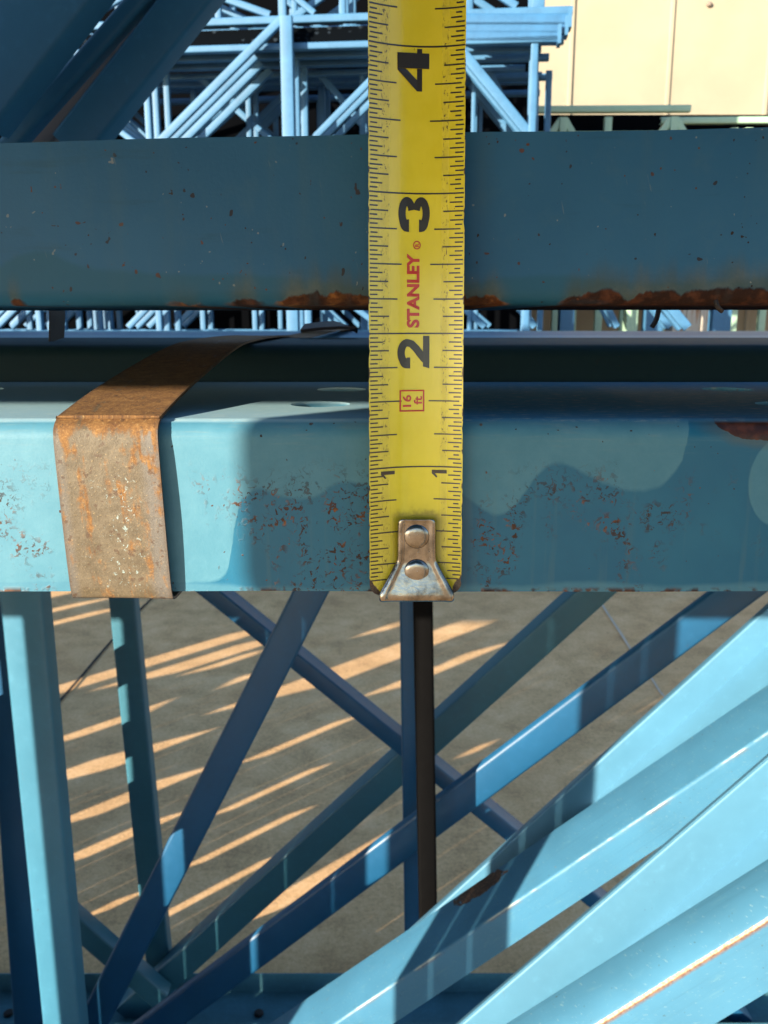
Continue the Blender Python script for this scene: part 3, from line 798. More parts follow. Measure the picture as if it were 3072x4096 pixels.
o = band('strap_seal', smooth_path([(a, (0, 1, 0.1)), (b, (0, 1, 0.1)), (c, (0, 1, -0.1))], 5), 0.9, M['wire'], t=0.05, loc=tuple(b))
tag(o, 'dark crimped strap seal lying in the gap where the rusty strap vanishes', 'strap seal')

# ------------------------------------------------------------------ tape measure
TW = 0.75
def T(a, s, lift=0.0):
    t = (a - TW / 2) / (TW / 2)
    flat = min(1.0, 0.55 + s * 0.6) if s < 0.75 else 1.0
    near = (0.095 * t * t - 0.045 * t) * flat
    return Vector((-0.112 + a * (0.955 - 0.0085 * s), 6.60 + 0.055 * s - near - lift, -2.105 + s * 0.9985))
def tape_material():
    m, b = material('worn yellow tape blade')
    uvn = X.nt.nodes.new('ShaderNodeUVMap'); uv = X(uvn.outputs[0]); a, s, _ = xyz(uv); V = vec(a, s, 0.0)
    n1 = noise(V, 3.0, 4); fine = noise(V, 60, 3, 0.7)
    base = mixc(n1.step(0.3, 0.7), (0.74, 0.675, 0.020), (0.80, 0.735, 0.035))
    base = mixc((a - 0.375 + (n1 - 0.5) * 0.1).step(-0.12, -0.33) * 0.25, base, (0.68, 0.61, 0.16))
    # two worn tracks with dark specks
    tr1 = X.m('ABSOLUTE', a - 0.125 + (noise(vec(0.0, s, 0.0), 1.2, 2) - 0.5) * 0.03); tr2 = X.m('ABSOLUTE', a - 0.600)
    trk = X.m('MAXIMUM', tr1.step(0.055, 0.02), tr2.step(0.038, 0.012))
    speck = noise(vec(a * 1.6, s * 0.7, 0.0), 34, 3, 0.7, 0.6).step(0.56, 0.64) * trk * noise(V, 4, 3).step(0.36, 0.56)
    base = mixc(trk * 0.24 * noise(V, 9, 3).step(0.3, 0.7), base, (0.30, 0.25, 0.06))
    base = mixc(speck * 0.85, base, (0.055, 0.045, 0.020))
    sp2 = noise(vec(a * 2.2, s * 0.8, 0.3), 20, 2, 0.6).step(0.745, 0.765)
    base = mixc(sp2 * 0.85, base, (0.07, 0.055, 0.02))
    # grime round the hook
    gr = (s + (n1 - 0.5) * 0.5).step(0.95, 0.35)
    base = mixc(gr * 0.28, base, (0.34, 0.27, 0.05))
    gx = X.m('ABSOLUTE', a - 0.385)
    g2 = gx.step(0.24, 0.14) * (s - 0.65 + (noise(V, 12, 3) - 0.5) * 0.12).step(0.03, -0.03)
    base = mixc(g2 * 0.6, base, (0.09, 0.072, 0.022))
    # nicked edges down to the steel
    nk = noise(vec(0.0, s, 0.0), 5.5, 4, 0.7)
    ed = X.m('MINIMUM', a, 0.75 - a)
    wear = (ed - (nk - 0.55) * 0.12).step(0.008, -0.002)
    cor = (X.m('MINIMUM', a * 0.9 + 0.01, 0.75 - a) + s * 0.55 + (noise(V, 11, 3) - 0.5) * 0.07).step(0.105, 0.09)
    bare = X.m('MAXIMUM', wear, cor)
    base = mixc(bare, base, mixc(fine.step(0.4, 0.6), (0.028, 0.018, 0.014), (0.075, 0.045, 0.032)))
    wire(b, Base_Color=dim(base), Roughness=0.24 + bare * 0.35 + trk * 0.1 + (n1 - 0.5) * 0.1, Specular_IOR_Level=0.55, Coat_Weight=0.35, Coat_Roughness=0.12,
         Normal=bump(noise(vec(a * 1.0, s * 0.25, 0.0), 6, 3) * 0.7 + fine * 0.03 + (1.0 - bare) * 0.25, 0.3, 0.0006))
    return m
def ink(name, col, worn=0.35):
    m, b = material(name)
    P = scaled(coords(), 1 / U); n = noise(P, 30, 3, 0.7)
    wire(b, Base_Color=mixc(n.step(0.6, 0.75) * worn, col, tuple(c * 1.8 + 0.03 for c in col)), Roughness=0.3, Coat_Weight=0.3, Coat_Roughness=0.15)
    return m
M['tape'] = tape_material(); M['ink'] = ink('black print', (0.022, 0.021, 0.020)); M['red'] = ink('red print', (0.42, 0.030, 0.018), 0.15)
def chrome():
    m, b = material('worn plated steel')
    P = scaled(coords(), 1 / U); n = noise(P, 6, 4, 0.65); n2 = noise(P, 25, 3, 0.7)
    wire(b, Base_Color=mixc(n.step(0.4, 0.7), (0.30, 0.285, 0.27), (0.13, 0.12, 0.11)), Metallic=1.0, Roughness=0.20 + (n - 0.5) * 0.25 + n2.step(0.6, 0.75) * 0.2, Normal=bump(n * 0.6 + n2 * 0.15, 0.25, 0.0006))
    return m
M['chrome'] = chrome()
tape = thing('tape_measure', 'worn yellow tape measure blade hooked under the blue post edge', 'tape measure', (0.246, 6.55, -2.1))
# blade: front and back skins, nicked outline, rounded end corners
mb = MB(); uv = []; NA, NS = 24, 330; S1 = 6.0
rs = random.Random(3)
nickL = [0.0] * (NS + 1); nickR = [0.0] * (NS + 1)
for arr in (nickL, nickR):
    v = 0
    for i in range(NS + 1):
        v = v * 0.7 + rs.gauss(0, 0.0006); arr[i] = abs(v)
    for k in range(11):
        i = rs.randrange(NS); d = rs.uniform(0.003, 0.009)
        for j in range(-2, 3):
            if 0 <= i + j <= NS: arr[i + j] = max(arr[i + j], d * (1 - abs(j) / 3))
for side in (0, 1):
    for i in range(NS + 1):
        s = S1 * (i / NS) ** 1.15
        cr = 0.10; ins = cr - math.sqrt(max(0, cr * cr - (cr - s) ** 2)) if s < cr else 0.0
        a0 = ins + nickL[i]; a1 = TW - ins - nickR[i]
        for k in range(NA + 1):
            a = a0 + (a1 - a0) * k / NA
            mb.v.append(T(a, s, -0.006 if side else 0.0)); uv.append((a, s))
n = NA + 1
off = n * (NS + 1)
for i in range(NS):
    for k in range(NA):
        q = (i * n + k, i * n + k + 1, (i + 1) * n + k + 1, (i + 1) * n + k)
        mb.f.append(q); mb.f.append(tuple(off + j for j in reversed(q)))
    for k in (0, NA):
        mb.f.append((i * n + k, (i + 1) * n + k, off + (i + 1) * n + k, off + i * n + k))
for k in range(NA): mb.f.append((k, k + 1, off + k + 1, off + k))
blade = mb.build('blade', M['tape'], tape, smooth=60)
L = blade.data.uv_layers.new(name='UVMap')
for lp in blade.data.loops: L.data[lp.index].uv = uv[lp.vertex_index]
LIFT = 0.0025
# scale marks every 1/32 in, both edges
mk = MB()
def mark(a0, a1, s, w, seg=4):
    if a1 < a0: a0, a1 = a1, a0
    vs = []
    for k in range(seg + 1):
        a = a0 + (a1 - a0) * k / seg
        vs += [T(a, s - w / 2, LIFT), T(a, s + w / 2, LIFT)]
    mk.add(vs, [(2 * k, 2 * k + 1, 2 * k + 3, 2 * k + 2) for k in range(seg)])
for i in range(3, 32 * 5 + 20):
    s = i / 32.0
    if s < 0.62 and False: continue
    if i % 32 == 0: mark(0.006, TW - 0.006, s, 0.0115, 24); continue
    ln = 0.27 if i % 16 == 0 else 0.235 if i % 8 == 0 else 0.165 if i % 4 == 0 else 0.115 if i % 2 == 0 else 0.075
    w = 0.0105
    for side in (0, 1):
        l = ln * random.uniform(0.97, 1.02) * (0.95 if side == 0 else 1)
        if side == 0: a0, a1 = 0.010 + rs.choice((0, 0, 0, 0.006)), l
        else: a0, a1 = TW - 0.010 - rs.choice((0, 0, 0, 0.008, 0.02)), TW - l
        if s < 0.26:   # do not print under the flared hook
            hw = 0.14 + (0.26 - s) * 0.6
            if side == 0: a1 = min(a1, 0.385 - hw)
            else: a1 = max(a1, 0.385 + hw)
            if s < 0.10 and side == 0: a0 = max(a0, 0.06)
            if s < 0.10 and side == 1: a0 = min(a0, TW - 0.09)
        if (a1 - a0 if side == 0 else a0 - a1) < 0.02: continue
        mark(a0, a1, s, w)
mk.build('scale_mark', M['ink'], tape, smooth=0)
DG = None
def glyph_mesh(text, offset=0.0):
    cu = bpy.data.curves.new('t', 'FONT'); cu.body = text; cu.size = 1.0; cu.offset = offset; cu.resolution_u = 6
    ob = bpy.data.objects.new('t', cu); COL.objects.link(ob)
    bpy.context.view_layer.update()
    me = ob.evaluated_get(bpy.context.evaluated_depsgraph_get()).to_mesh()
    vs = [(v.co.x, v.co.y) for v in me.vertices]; fs = [tuple(p.vertices) for p in me.polygons]
    ob.evaluated_get(bpy.context.evaluated_depsgraph_get()).to_mesh_clear()
    bpy.data.objects.remove(ob); bpy.data.curves.remove(cu)
    return vs, fs
def print_shape(name, vs, fs, a_top, a_base, s0, s1, mat, fit=True, lift=LIFT + 0.0005):
    """glyph x runs up the tape (s0 -> s1), glyph y from a_base to a_top"""
    x0 = min(v[0] for v in vs); x1 = max(v[0] for v in vs); y0 = min(v[1] for v in vs); y1 = max(v[1] for v in vs)
    mb = MB(); mb.add([T(a_base + (a_top - a_base) * (v[1] - y0) / (y1 - y0), s0 + (s1 - s0) * (v[0] - x0) / (x1 - x0), lift) for v in vs], fs)
    return mb.build(name, mat, tape, smooth=0)
four_v = [(.53, 0), (.8925, 0), (.8925, 1), (.53, 1), (0, .224), (.53, .224), (.53, .383), (0, .383), (.8925, .224), (1, .224), (1, .383), (.8925, .383), (.4925, 1), (.53, .735), (.2675, .383)]
four_f = [(0, 1, 2, 3), (4, 5, 6, 14, 7), (8, 9, 10, 11), (12, 3, 13, 14, 7)]
print_shape('numeral', four_v, four_f, 0.225, 0.472, 3.70, 3.985, M['ink'])
def stroke(path, hw):
    """constant-width ribbon around a polyline -> verts, faces"""
    vs = []; n = len(path)
    for i, p in enumerate(path):
        q = path[min(i + 1, n - 1)]; o = path[max(i - 1, 0)]
        dx, dy = q[0] - o[0], q[1] - o[1]; l = math.hypot(dx, dy) or 1
        h = hw(i / (n - 1)) if callable(hw) else hw
        vs += [(p[0] - dy / l * h, p[1] + dx / l * h), (p[0] + dy / l * h, p[1] - dx / l * h)]
    return vs, [(2 * i, 2 * i + 1, 2 * i + 3, 2 * i + 2) for i in range(n - 1)]
def arc(cx, cy, rx, ry, a0, a1, n=18):
    return [(cx + rx * math.cos(math.radians(a0 + (a1 - a0) * i / n)), cy + ry * math.sin(math.radians(a0 + (a1 - a0) * i / n))) for i in range(n + 1)]
# heavy 3: two bowls; heavy 2: bowl, diagonal, foot
def join(*parts):
    vs, fs = [], []
    for v, f in parts:
        o = len(vs); vs += v; fs += [tuple(i + o for i in q) for q in f]
    return vs, fs
hb = 0.115
TH = lambda f: 0.17 if f < .10 else max(0.115, 0.17 - (f - .10) * 0.4)
up_ = [(0.17, 0.66)] + arc(0.50, 0.725, 0.33, 0.160, 180, -75, 22)
dn_ = [(0.17, 0.34)] + arc(0.50, 0.275, 0.33, 0.160, 180, 435, 22)
three = join(stroke(up_, TH), stroke(dn_, TH))
print_shape('numeral', *three, 0.233, 0.480, 2.73, 2.975, M['ink'])
two_path = [(0.17, 0.60)] + arc(0.48, 0.70, 0.31, 0.185, 180, -10, 20) + [(0.755, 0.56), (0.62, 0.42), (0.42, 0.27), (0.26, 0.13)]
two = join(stroke(two_path, TH), ([(0.0, 0.0), (1.0, 0.0), (1.0, 0.20), (0.06, 0.20)], [(0, 1, 2, 3)]))
vs2 = [(min(max(x, 0.0), 1.0), max(y, 0.0)) for x, y in two[0]]
print_shape('numeral', vs2, two[1], 0.226, 0.482, 1.742, 1.982, M['ink'])
one_v = [(.55, 0), (1, 0), (1, 1), (.55, 1), (0, .70), (.12, .62), (.55, .78)]
one_f = [(0, 1, 2, 3, 6), (3, 4, 5, 6)]
print_shape('numeral', one_v, one_f, 0.095, 0.205, 0.915, 0.975, M['ink'])
print_shape('numeral', one_v, one_f, 0.505, 0.625, 0.915, 0.975, M['ink'])
vs, fs = glyph_mesh('STANLEY', 0.042)
print_shape('lettering', vs, fs, 0.300, 0.402, 2.042, 2.578, M['red'])
vs, fs = glyph_mesh('R', 0.03)
ringv, ringf = stroke(arc(0, 0, 1, 1, 0, 360, 28), 0.16)
print_shape('trademark', ringv, ringf, 0.350, 0.410, 2.606, 2.668, M['red'])
print_shape('trademark', vs, fs, 0.365, 0.396, 2.624, 2.650, M['red'])
vs, fs = glyph_mesh('16', 0.02)
print_shape('size_mark', vs, fs, 0.268, 0.338, 1.455, 1.545, M['red'])
vs, fs = glyph_mesh('ft', 0.025)
print_shape('size_mark', vs, fs, 0.358, 0.425, 1.472, 1.535, M['red'])
fr_v = [(0, 0), (1, 0), (1, 1), (0, 1), (.07, .06), (.93, .06), (.93, .94), (.07, .94)]
print_shape('size_mark', fr_v, [(0, 1, 5, 4), (1, 2, 6, 5), (2, 3, 7, 6), (3, 0, 4, 7)], 0.243, 0.443, 1.420, 1.583, M['red'])

# hook: plate with rolled rims, flared lower half, lip under the post
hc = 0.382
out = [(0.132, 0.60), (0.140, 0.585), (0.140, 0.275), (0.290, 0.015)]
def H(da, s, lift): return T(hc + da, s, 0) + Vector((0, -lift, 0))
hk = MB()
levels = [(0.612, 0.100), (0.604, 0.126), (0.585, 0.139), (0.50, 0.140), (0.38, 0.140), (0.285, 0.143), (0.262, 0.152), (0.19, 0.193), (0.10, 0.245), (0.035, 0.285), (0.004, 0.292)]
cols_h = [-1, -0.97, -0.90, -0.80, -0.6, -0.3, 0, 0.3, 0.6, 0.80, 0.90, 0.97, 1]
yb0 = T(hc, 0.3).y
for (s, hw) in levels:
    for c in cols_h:
        p = T(hc + c * hw, max(s, 0.0)); rim = 0.030 if 0.85 < abs(c) < 0.98 else 0.012 if abs(c) > 0.98 else 0.016
        if s > 0.60: rim = 0.026
        base = yb0 - 0.035 - (0.055 if s < 0.262 else 0.0) * ((0.262 - s) / 0.262)
        hk.v.append(Vector((p.x, base - rim, p.z)))
n = len(cols_h)
for i in range(len(levels) - 1):
    for k in range(n - 1): hk.f.append((i * n + k, i * n + k + 1, (i + 1) * n + k + 1, (i + 1) * n + k))
# lip: folds back under the post
o = len(hk.v); last = [hk.v[(len(levels) - 1) * n + k] for k in range(n)]
for (dy, dz) in ((0.0, -0.02), (0.035, -0.036), (0.10, -0.036), (0.32, -0.036)):
    for k in range(n): hk.v.append(last[k] + Vector((0, dy, dz)))
for i in range(-1, 3):
    for k in range(n - 1):
        a = (len(levels) - 1) * n + k if i < 0 else o + i * n + k
        a2 = a + 1; b = o + (i + 1) * n + k
        hk.f.append((a, a2, b + 1, b))
hook = hk.build('hook', M['chrome'], tape, smooth=50)
sol = hook.modifiers.new('thick', 'SOLIDIFY'); sol.thickness = 0.022 * U; sol.offset = -1
sub = hook.modifiers.new('round', 'SUBSURF'); sub.levels = 1; sub.render_levels = 2
for s in (0.475, 0.195):
    mb = MB(); N = 32; prof = [(0.100, 0.0), (0.098, 0.014), (0.090, 0.024), (0.06, 0.032), (0.03, 0.035), (0.0, 0.036)]
    c = H(0.0, s, 0); yb = yb0 - 0.056 - (0.012 if s < 0.3 else 0)
    vs = []; fs = []
    for rr, hh in prof:
        for k in range(N):
            a = 2 * math.pi * k / N; vs.append((c.x + rr * math.cos(a), yb - hh, c.z + rr * math.sin(a)))
    for j in range(len(prof) - 1):
        for k in range(N): fs.append((j * N + k, j * N + (k + 1) % N, (j + 1) * N + (k + 1) % N, (j + 1) * N + k))
    mb.add(vs, fs); r_ = mb.build('rivet', M['chrome'], tape, smooth=60)
# case, above the picture
cs = MB(); prof = []
for cxx, cyy, a0 in ((0.9, 0.9, 0), (-0.9, 0.9, 90), (-0.9, -0.9, 180), (0.9, -0.9, 270)):
    for k in range(7):
        q = math.radians(a0 + 15 * k); prof.append((cxx + 0.45 * math.cos(q), cyy + 0.45 * math.sin(q)))
cc = Vector((0.23, 5.65, 7.2))
cs.sweep(prof, [(cc + Vector((-0.5, 0, 0)), (0, 1, 0), (0, 0, 1)), (cc + Vector((0.5, 0, 0)), (0, 1, 0), (0, 0, 1))])
cs.build('case', M['brown'], tape)

# ------------------------------------------------------------------ far stack of frames
BY, BK = 145.0, 0.10
axb = Vector((1, -BK, 0)).normalized(); dvb = Vector((BK, 1, 0)).normalized()
def bp(u, v, dy=0.0): return at(u, v, BY + dy * math.sqrt(1 + BK * BK), BK)
def bpt(x, dy, z): return Vector((0, BY, 0)) + axb * x + dvb * dy + Vector((0, 0, z))
def far_channel(parent, A, B, w, d=1.5, mat=None, name='brace'):
    return channel(A, B, w, d, depth=dvb, t=0.15, r=0.15).build(name, mat or M['far'], parent)
ZT2 = bp(1000 * Z, 235 * Z).z + 1.2
ZB2 = -2.9
GRP = 'rack frames of the far stack'
XE = bp(1500 + .9476 * 800, 190).x          # right end of the stack
def far_frame(label, dy, struts, braces, z0, z1, mat, group=GRP, x0=-120, x1=None, post=0.95):
    struts = [(x, w * 0.50) for x, w in struts]; braces = [(a, b, c, d, w * 0.46) for a, b, c, d, w in braces]
    fr = thing('rack_frame', label, 'rack frame', tuple(bpt(0, dy, z0)), group)
    x1 = XE if x1 is None else x1
    for nm, zc in (('top_post', z1 - post / 2), ('bottom_post', z0 + post / 2)):
        far_channel(fr, bpt(x0, dy, zc), bpt(x1, dy, zc), post, 1.3, mat, nm)
    for (x, w) in struts: far_channel(fr, bpt(x, dy + 0.4, z0 + post), bpt(x, dy + 0.4, z1 - post), w, 0.7, mat, 'strut')
    for (xa, za, xb, zb, w) in braces: far_channel(fr, bpt(xa, dy + 0.6, za), bpt(xb, dy + 0.6, zb), w, 0.7, mat)
    return fr
def lx(u, v): 
    p = bp(u, v); return (p - Vector((0, BY, 0))).dot(axb)
def line(a, b):
    """pixel line -> brace from top post to bottom post"""
    A, B = bp(*a), bp(*b); D = B - A
    return A, D
def brz(a, b, w, z0, z1):
    A, D = line(a, b); pa = A + D * ((z1 - 1.5 - A.z) / D.z); pb = A + D * ((z0 + 1.5 - A.z) / D.z)
    o = Vector((0, BY, 0)); return ((pa - o).dot(axb), pa.z, (pb - o).dot(axb), pb.z, w)
def z2(x, y): return (1500 + .9476 * x, .9476 * y)
sxA = lx(1283 * Z, 350 * Z); sxL = lx(645 * Z, 450 * Z)
# kind P
P_str = [(sxA, 2.3), (sxL, 2.0), (lx(80 * Z, 400 * Z), 2.0), (lx(*z2(672, 300)), 2.2), (sxL - 34, 2.2), (sxL - 62, 2.2)]
P_brc = [brz(zz(1270, 95), zz(760, 605), 2.6, ZB2, ZT2), brz(zz(1660, 325), zz(1400, 590), 2.2, ZB2, ZT2), brz(z2(375, 220), z2(620, 520), 3.2, ZB2, ZT2),
         brz(zz(500, 560), zz(580, 620), 2.0, ZB2, ZT2)]
# kind Q (turned over: braces lean the other way)
Q_str = [(lx(1218 * Z, 350 * Z), 2.1), (lx(990 * Z, 500 * Z), 1.8), (lx(1532 * Z, 330 * Z), 1.8), (lx(*z2(392, 300)), 1.4), (lx(200 * Z, 300 * Z), 1.8), (lx(*z2(735, 300)), 2.0), (sxL - 20, 2), (sxL - 50, 2)]
Q_brc = [brz(zz(740, 240), zz(1140, 590), 2.2, ZB2, ZT2), brz(zz(1300, 200), zz(1615, 570), 2.4, ZB2, ZT2), brz(zz(970, 300), zz(770, 480), 1.8, ZB2, ZT2),
         brz(z2(400, 80), z2(610, 500), 2.2, ZB2, ZT2), brz(zz(165, 250), zz(250, 330), 2.0, ZB2, ZT2), brz(zz(40, 430), zz(-100, 590), 2.0, ZB2, ZT2)]
far_label = {0: 'front frame of the far stack, its long pale top post left of the tape',
             1: 'second frame of the far stack, nested close behind the bright front one'}
middle = []
for k in range(8):
    P = k in (0, 1, 2, 5, 6)
    lab = far_label.get(k) or (('third', 'fourth', 'fifth', 'sixth', 'seventh', 'rearmost')[k - 2] + ' frame from the front in the far stack, half hidden')
    st, br = (P_str, P_brc) if P else (Q_str, Q_brc)
    j = 0.3 * k if k > 1 else 0
    st = [(x + j, w) for x, w in st]; br = [(a + j, b, c + j, d, w) for a, b, c, d, w in br]
    fr = far_frame(lab, k * 3.9, st, br, ZB2 - (0.25 * (k % 3)), ZT2 - (0.9 if not P else 0) - 0.2 * (k % 3), M['far'] if k % 3 else M['far'], x1=XE - (0, 3, 1.5, 5, 2)[k % 5])
    middle.append(fr)
# one tall upright poking past the top post
pk = bp(1268 * Z, 92 * Z); A_, D_ = line(zz(1270, 95), zz(760, 605))
fr0 = thing('rack_frame', 'frame leaning in front of the far stack, upright and diagonal meeting in a peak', 'rack frame', tuple(bpt(0, -2.4, ZB2)), GRP)
far_channel(fr0, bpt(sxA, -2.4, ZB2 - 1), bpt(sxA, -2.4, pk.z), 1.9, 0.9, None, 'strut')
e_ = A_ + D_ * ((ZB2 - A_.z) / D_.z)
far_channel(fr0, pk - dvb * 2.2, e_ - dvb * 2.2, 1.25, 0.8, None, 'brace')
far_channel(fr0, bpt(-112, -2.4, ZB2), bpt(XE, -2.4, ZB2), 1.6, 1.4, None, 'bottom_post')
# top tier
ZB3 = bp(1000 * Z, 74 * Z).z - 1.0
P3 = [(sxA - 1, 1.8), (lx(955 * Z, 30 * Z), 2.0), (lx(1510 * Z, 20 * Z), 2.0), (lx(415 * Z, 60 * Z), 1.6), (lx(*z2(392, 10)), 3.0), (lx(*z2(690, 10)), 4.0)]
B3 = [brz(zz(1040, 0), zz(1180, 50), 2.2, ZB3, ZB3 + 20), brz(zz(1330, 0), zz(1390, 50), 2.0, ZB3, ZB3 + 20), brz(zz(480, 0), zz(330, 90), 2.2, ZB3, ZB3 + 20), brz(z2(520, -40), z2(640, 40), 2.4, ZB3, ZB3 + 20),
      brz(zz(700, -150), zz(560, 50), 2.2, ZB3, ZB3 + 20)]
Q3 = [(x + 9, w) for x, w in P3[:4]]
QB3 = [(c - 9, b, a - 9, d, w) for a, b, c, d, w in B3 if max(a, c) < XE]
B3 = [q for q in B3 if max(q[0], q[2]) < XE]
for k in range(4):
    lab = ('front frame of the topmost far tier, its bottom post a long pale bar' if k == 0 else
           ('', 'second', 'third', 'rearmost')[k] + ' frame of the topmost far tier, nested behind its front one')
    st, br = (P3, B3) if k % 2 == 0 else (Q3, QB3)
    far_frame(lab, k * 4.4 + 0.5, st, br, ZB3 - 0.3 * (k % 2), ZB3 + 20, M['far'], 'rack frames of the topmost far tier', x1=XE + 1.2 - (0, 4, 2)[k % 3], post=1.1)
# bottom tier, standing on the ground
for k in range(3):
    P = k % 2 == 0
    lab = ('front frame of the bottom far tier standing on the concrete, mostly hidden behind the posts' if k == 0 else
           ('', 'second', 'rearmost')[k] + ' frame of the bottom far tier, hidden behind the near bundle')
    st = [(x + 8, w) for x, w in (P_str if P else Q_str)]; dz = -(ZT2 - ZB2) - 1.0
    br = [(a + 8, b + dz, c + 8, d + dz, w) for a, b, c, d, w in (P_brc if P else Q_brc)]
    far_frame(lab, k * 4.4, st, br, -HG + 0.4, ZB2 - 1.1, M['far_deep'] if k else M['far'], 'rack frames of the bottom far tier', x1=XE)
# perforated planks between the tiers, coloured near-black for the shade on them
def perf():
    m, b = material('perforated steel painted shade dark')
    P = scaled(coords(), 1 / U); x, y, z = xyz(P)
    d, _ = voro(vec(x, y * 0.5, z), 0.62, 'F1', 0.35)
    n = noise(P, 0.5, 3)
    wire(b, Base_Color=mixc(d.step(0.26, 0.2) * n.step(0.35, 0.6) * 0.85, (0.0025, 0.0035, 0.005), (0.022, 0.032, 0.045)), Roughness=0.9, Specular_IOR_Level=0.0)
    return m
M['perf'] = perf()
zb_, zt_ = ZT2 + 0.05, ZB3 - 0.35
for k in range(3):
    hgt = (zt_ - zb_) / 3 - 0.12
    zc = zb_ + (k + 0.5) * (zt_ - zb_) / 3
    L_ = (bpt(-120, 0, 0) - bpt(lx(1470, 100), 0, 0)).length
    mb = MB().box(bpt((-120 + lx(1470, 100)) / 2, 5.0 + 0.5 * k, zc), L_, 9.0, hgt, axb, dvb)
    o = mb.build('perforated_plank', M['perf'], loc=tuple(bpt((-120 + lx(1470, 100)) / 2, 5, zc)))
    tag(o, ('lowest', 'middle', 'topmost')[k] + ' dark perforated steel plank packed between the far tiers', 'steel plank', 'perforated planks between the far tiers')
# blue beams laid at the right of the tape between the tiers
for k, yy in enumerate((82, 115, 150)):
    A = bp(*z2(330, yy), 0.0); B = bp(*z2((815, 800, 770)[k], yy), 0.0); mid = (A + B) / 2
    fr = thing('rack_beam', ('upper', 'middle', 'lowest')[k] + ' blue beam laid flat between the far tiers right of the tape', 'rack beam', tuple(mid), 'beams laid between the far tiers')
    far_channel(fr, A, B, 1.7, 2.0, M['far_deep'], 'beam_body')
    ed = MB().box(B + axb * 0.25 + dvb * 0.3, 0.5, 2.6, 2.6, axb, dvb); ed.build('end_plate', M['far'], fr)
# dark shed added behind the far stack, near-black for shade in its voids
def backing_mat():
    m, b = material('near black shade backing')
    P = scaled(coords(), 1 / U)
    wire(b, Base_Color=mixc(noise(P, 0.1, 3), (0.0015, 0.0018, 0.0025), (0.003, 0.0035, 0.0045)), Roughness=0.9, Specular_IOR_Level=0.0)
    return m
M['backing'] = backing_mat()
SY = 190.0
sh = thing('void_backing', 'dark shed added for the shaded voids behind the far blue stack', 'backing', (-60, SY, -HG))
xr_s = at(z2(690, 100)[0], 100, SY).x
MB().box(((-260 + xr_s) / 2, SY + 1, 20), 260 + xr_s, 1.0, 128).build('backing_face', M['backing'], sh)
MB().box(((-260 + xr_s) / 2, SY + 36, 84.6), 260 + xr_s + 4, 74, 1.0).build('backing_top', M['backing'], sh)
MB().box((xr_s - 0.42, SY + 37, 20), 0.8, 70, 126).build('backing_side', M['backing'], sh)

# ------------------------------------------------------------------ cream building
def cream():
    m, b = material('cream wall panel')
    P = scaled(coords(), 1 / U); n = noise(P, 0.06, 4); n2 = noise(P, 0.8, 4, 0.6)
    base = mixc(n.step(0.3, 0.7), (0.335, 0.296, 0.215), (0.37, 0.328, 0.24))
    base = mixc(n2.step(0.6, 0.8) * 0.2, base, (0.48, 0.40, 0.27))
    wire(b, Base_Color=dim(base), Roughness=0.6, Normal=bump(n2, 0.1, 0.003))
    return m
M['cream'] = cream()
CY, CK = 330.0, 0.03
bld = thing('cream_building', 'cream sheet metal building with narrow vertical seams at top right', 'building', tuple(at(2600, 200, CY, CK) * 1.0)[:2] + (-HG,))
axc = Vector((1, -CK, 0)).normalized(); dvc = Vector((CK, 1, 0)).normalized()
def cpt(x, dy, z): return Vector((0, CY, 0)) + axc * x + dvc * dy + Vector((0, 0, z))
seams = [(at(*z2(818, 300), CY, CK) - Vector((0, CY, 0))).dot(axc), (at(*z2(1240, 200), CY, CK) - Vector((0, CY, 0))).dot(axc)]
stp = seams[1] - seams[0]
xs = [seams[0] + stp * k for k in range(-3, 7)]
for k in range(len(xs) - 1):
    MB().box(cpt((xs[k] + xs[k + 1]) / 2, 1.5 + 0.15 * (k % 2), 60), stp - 0.45, 3.0, 210, axc, dvc).build('wall_panel', M['cream'], bld)
    MB().box(cpt(xs[k], 1.75, 60), 1.0, 2.2, 210, axc, dvc, None).build('seam', M['cream'], bld)
    rib = MB().sweep([(-0.9, 0), (-0.45, -0.8), (0.45, -0.8), (0.9, 0)], [(cpt(xs[k] + 0.6, 0.02, -HG), axc, dvc), (cpt(xs[k] + 0.6, 0.02, 165), axc, dvc)]); rib.build('rib', M['cream'], bld)
pbx = at(*z2(1410, 20), CY, CK)
mb = MB(); N = 12; vs = []; fs = []
for rr, hh in ((0.95, 0), (0.95, 0.5), (0.6, 1.1), (0.0, 1.3)):
    for k in range(N):
        a = 2 * math.pi * k / N; vs.append(pbx + axc * (rr * math.cos(a)) - dvc * hh + Vector((0, 0, rr * math.sin(a))))
for j in range(3):
    for k in range(N): fs.append((j * N + k, j * N + (k + 1) % N, (j + 1) * N + (k + 1) % N, (j + 1) * N + k))
mb.add(vs, fs).build('bolt', M['grey'], bld)

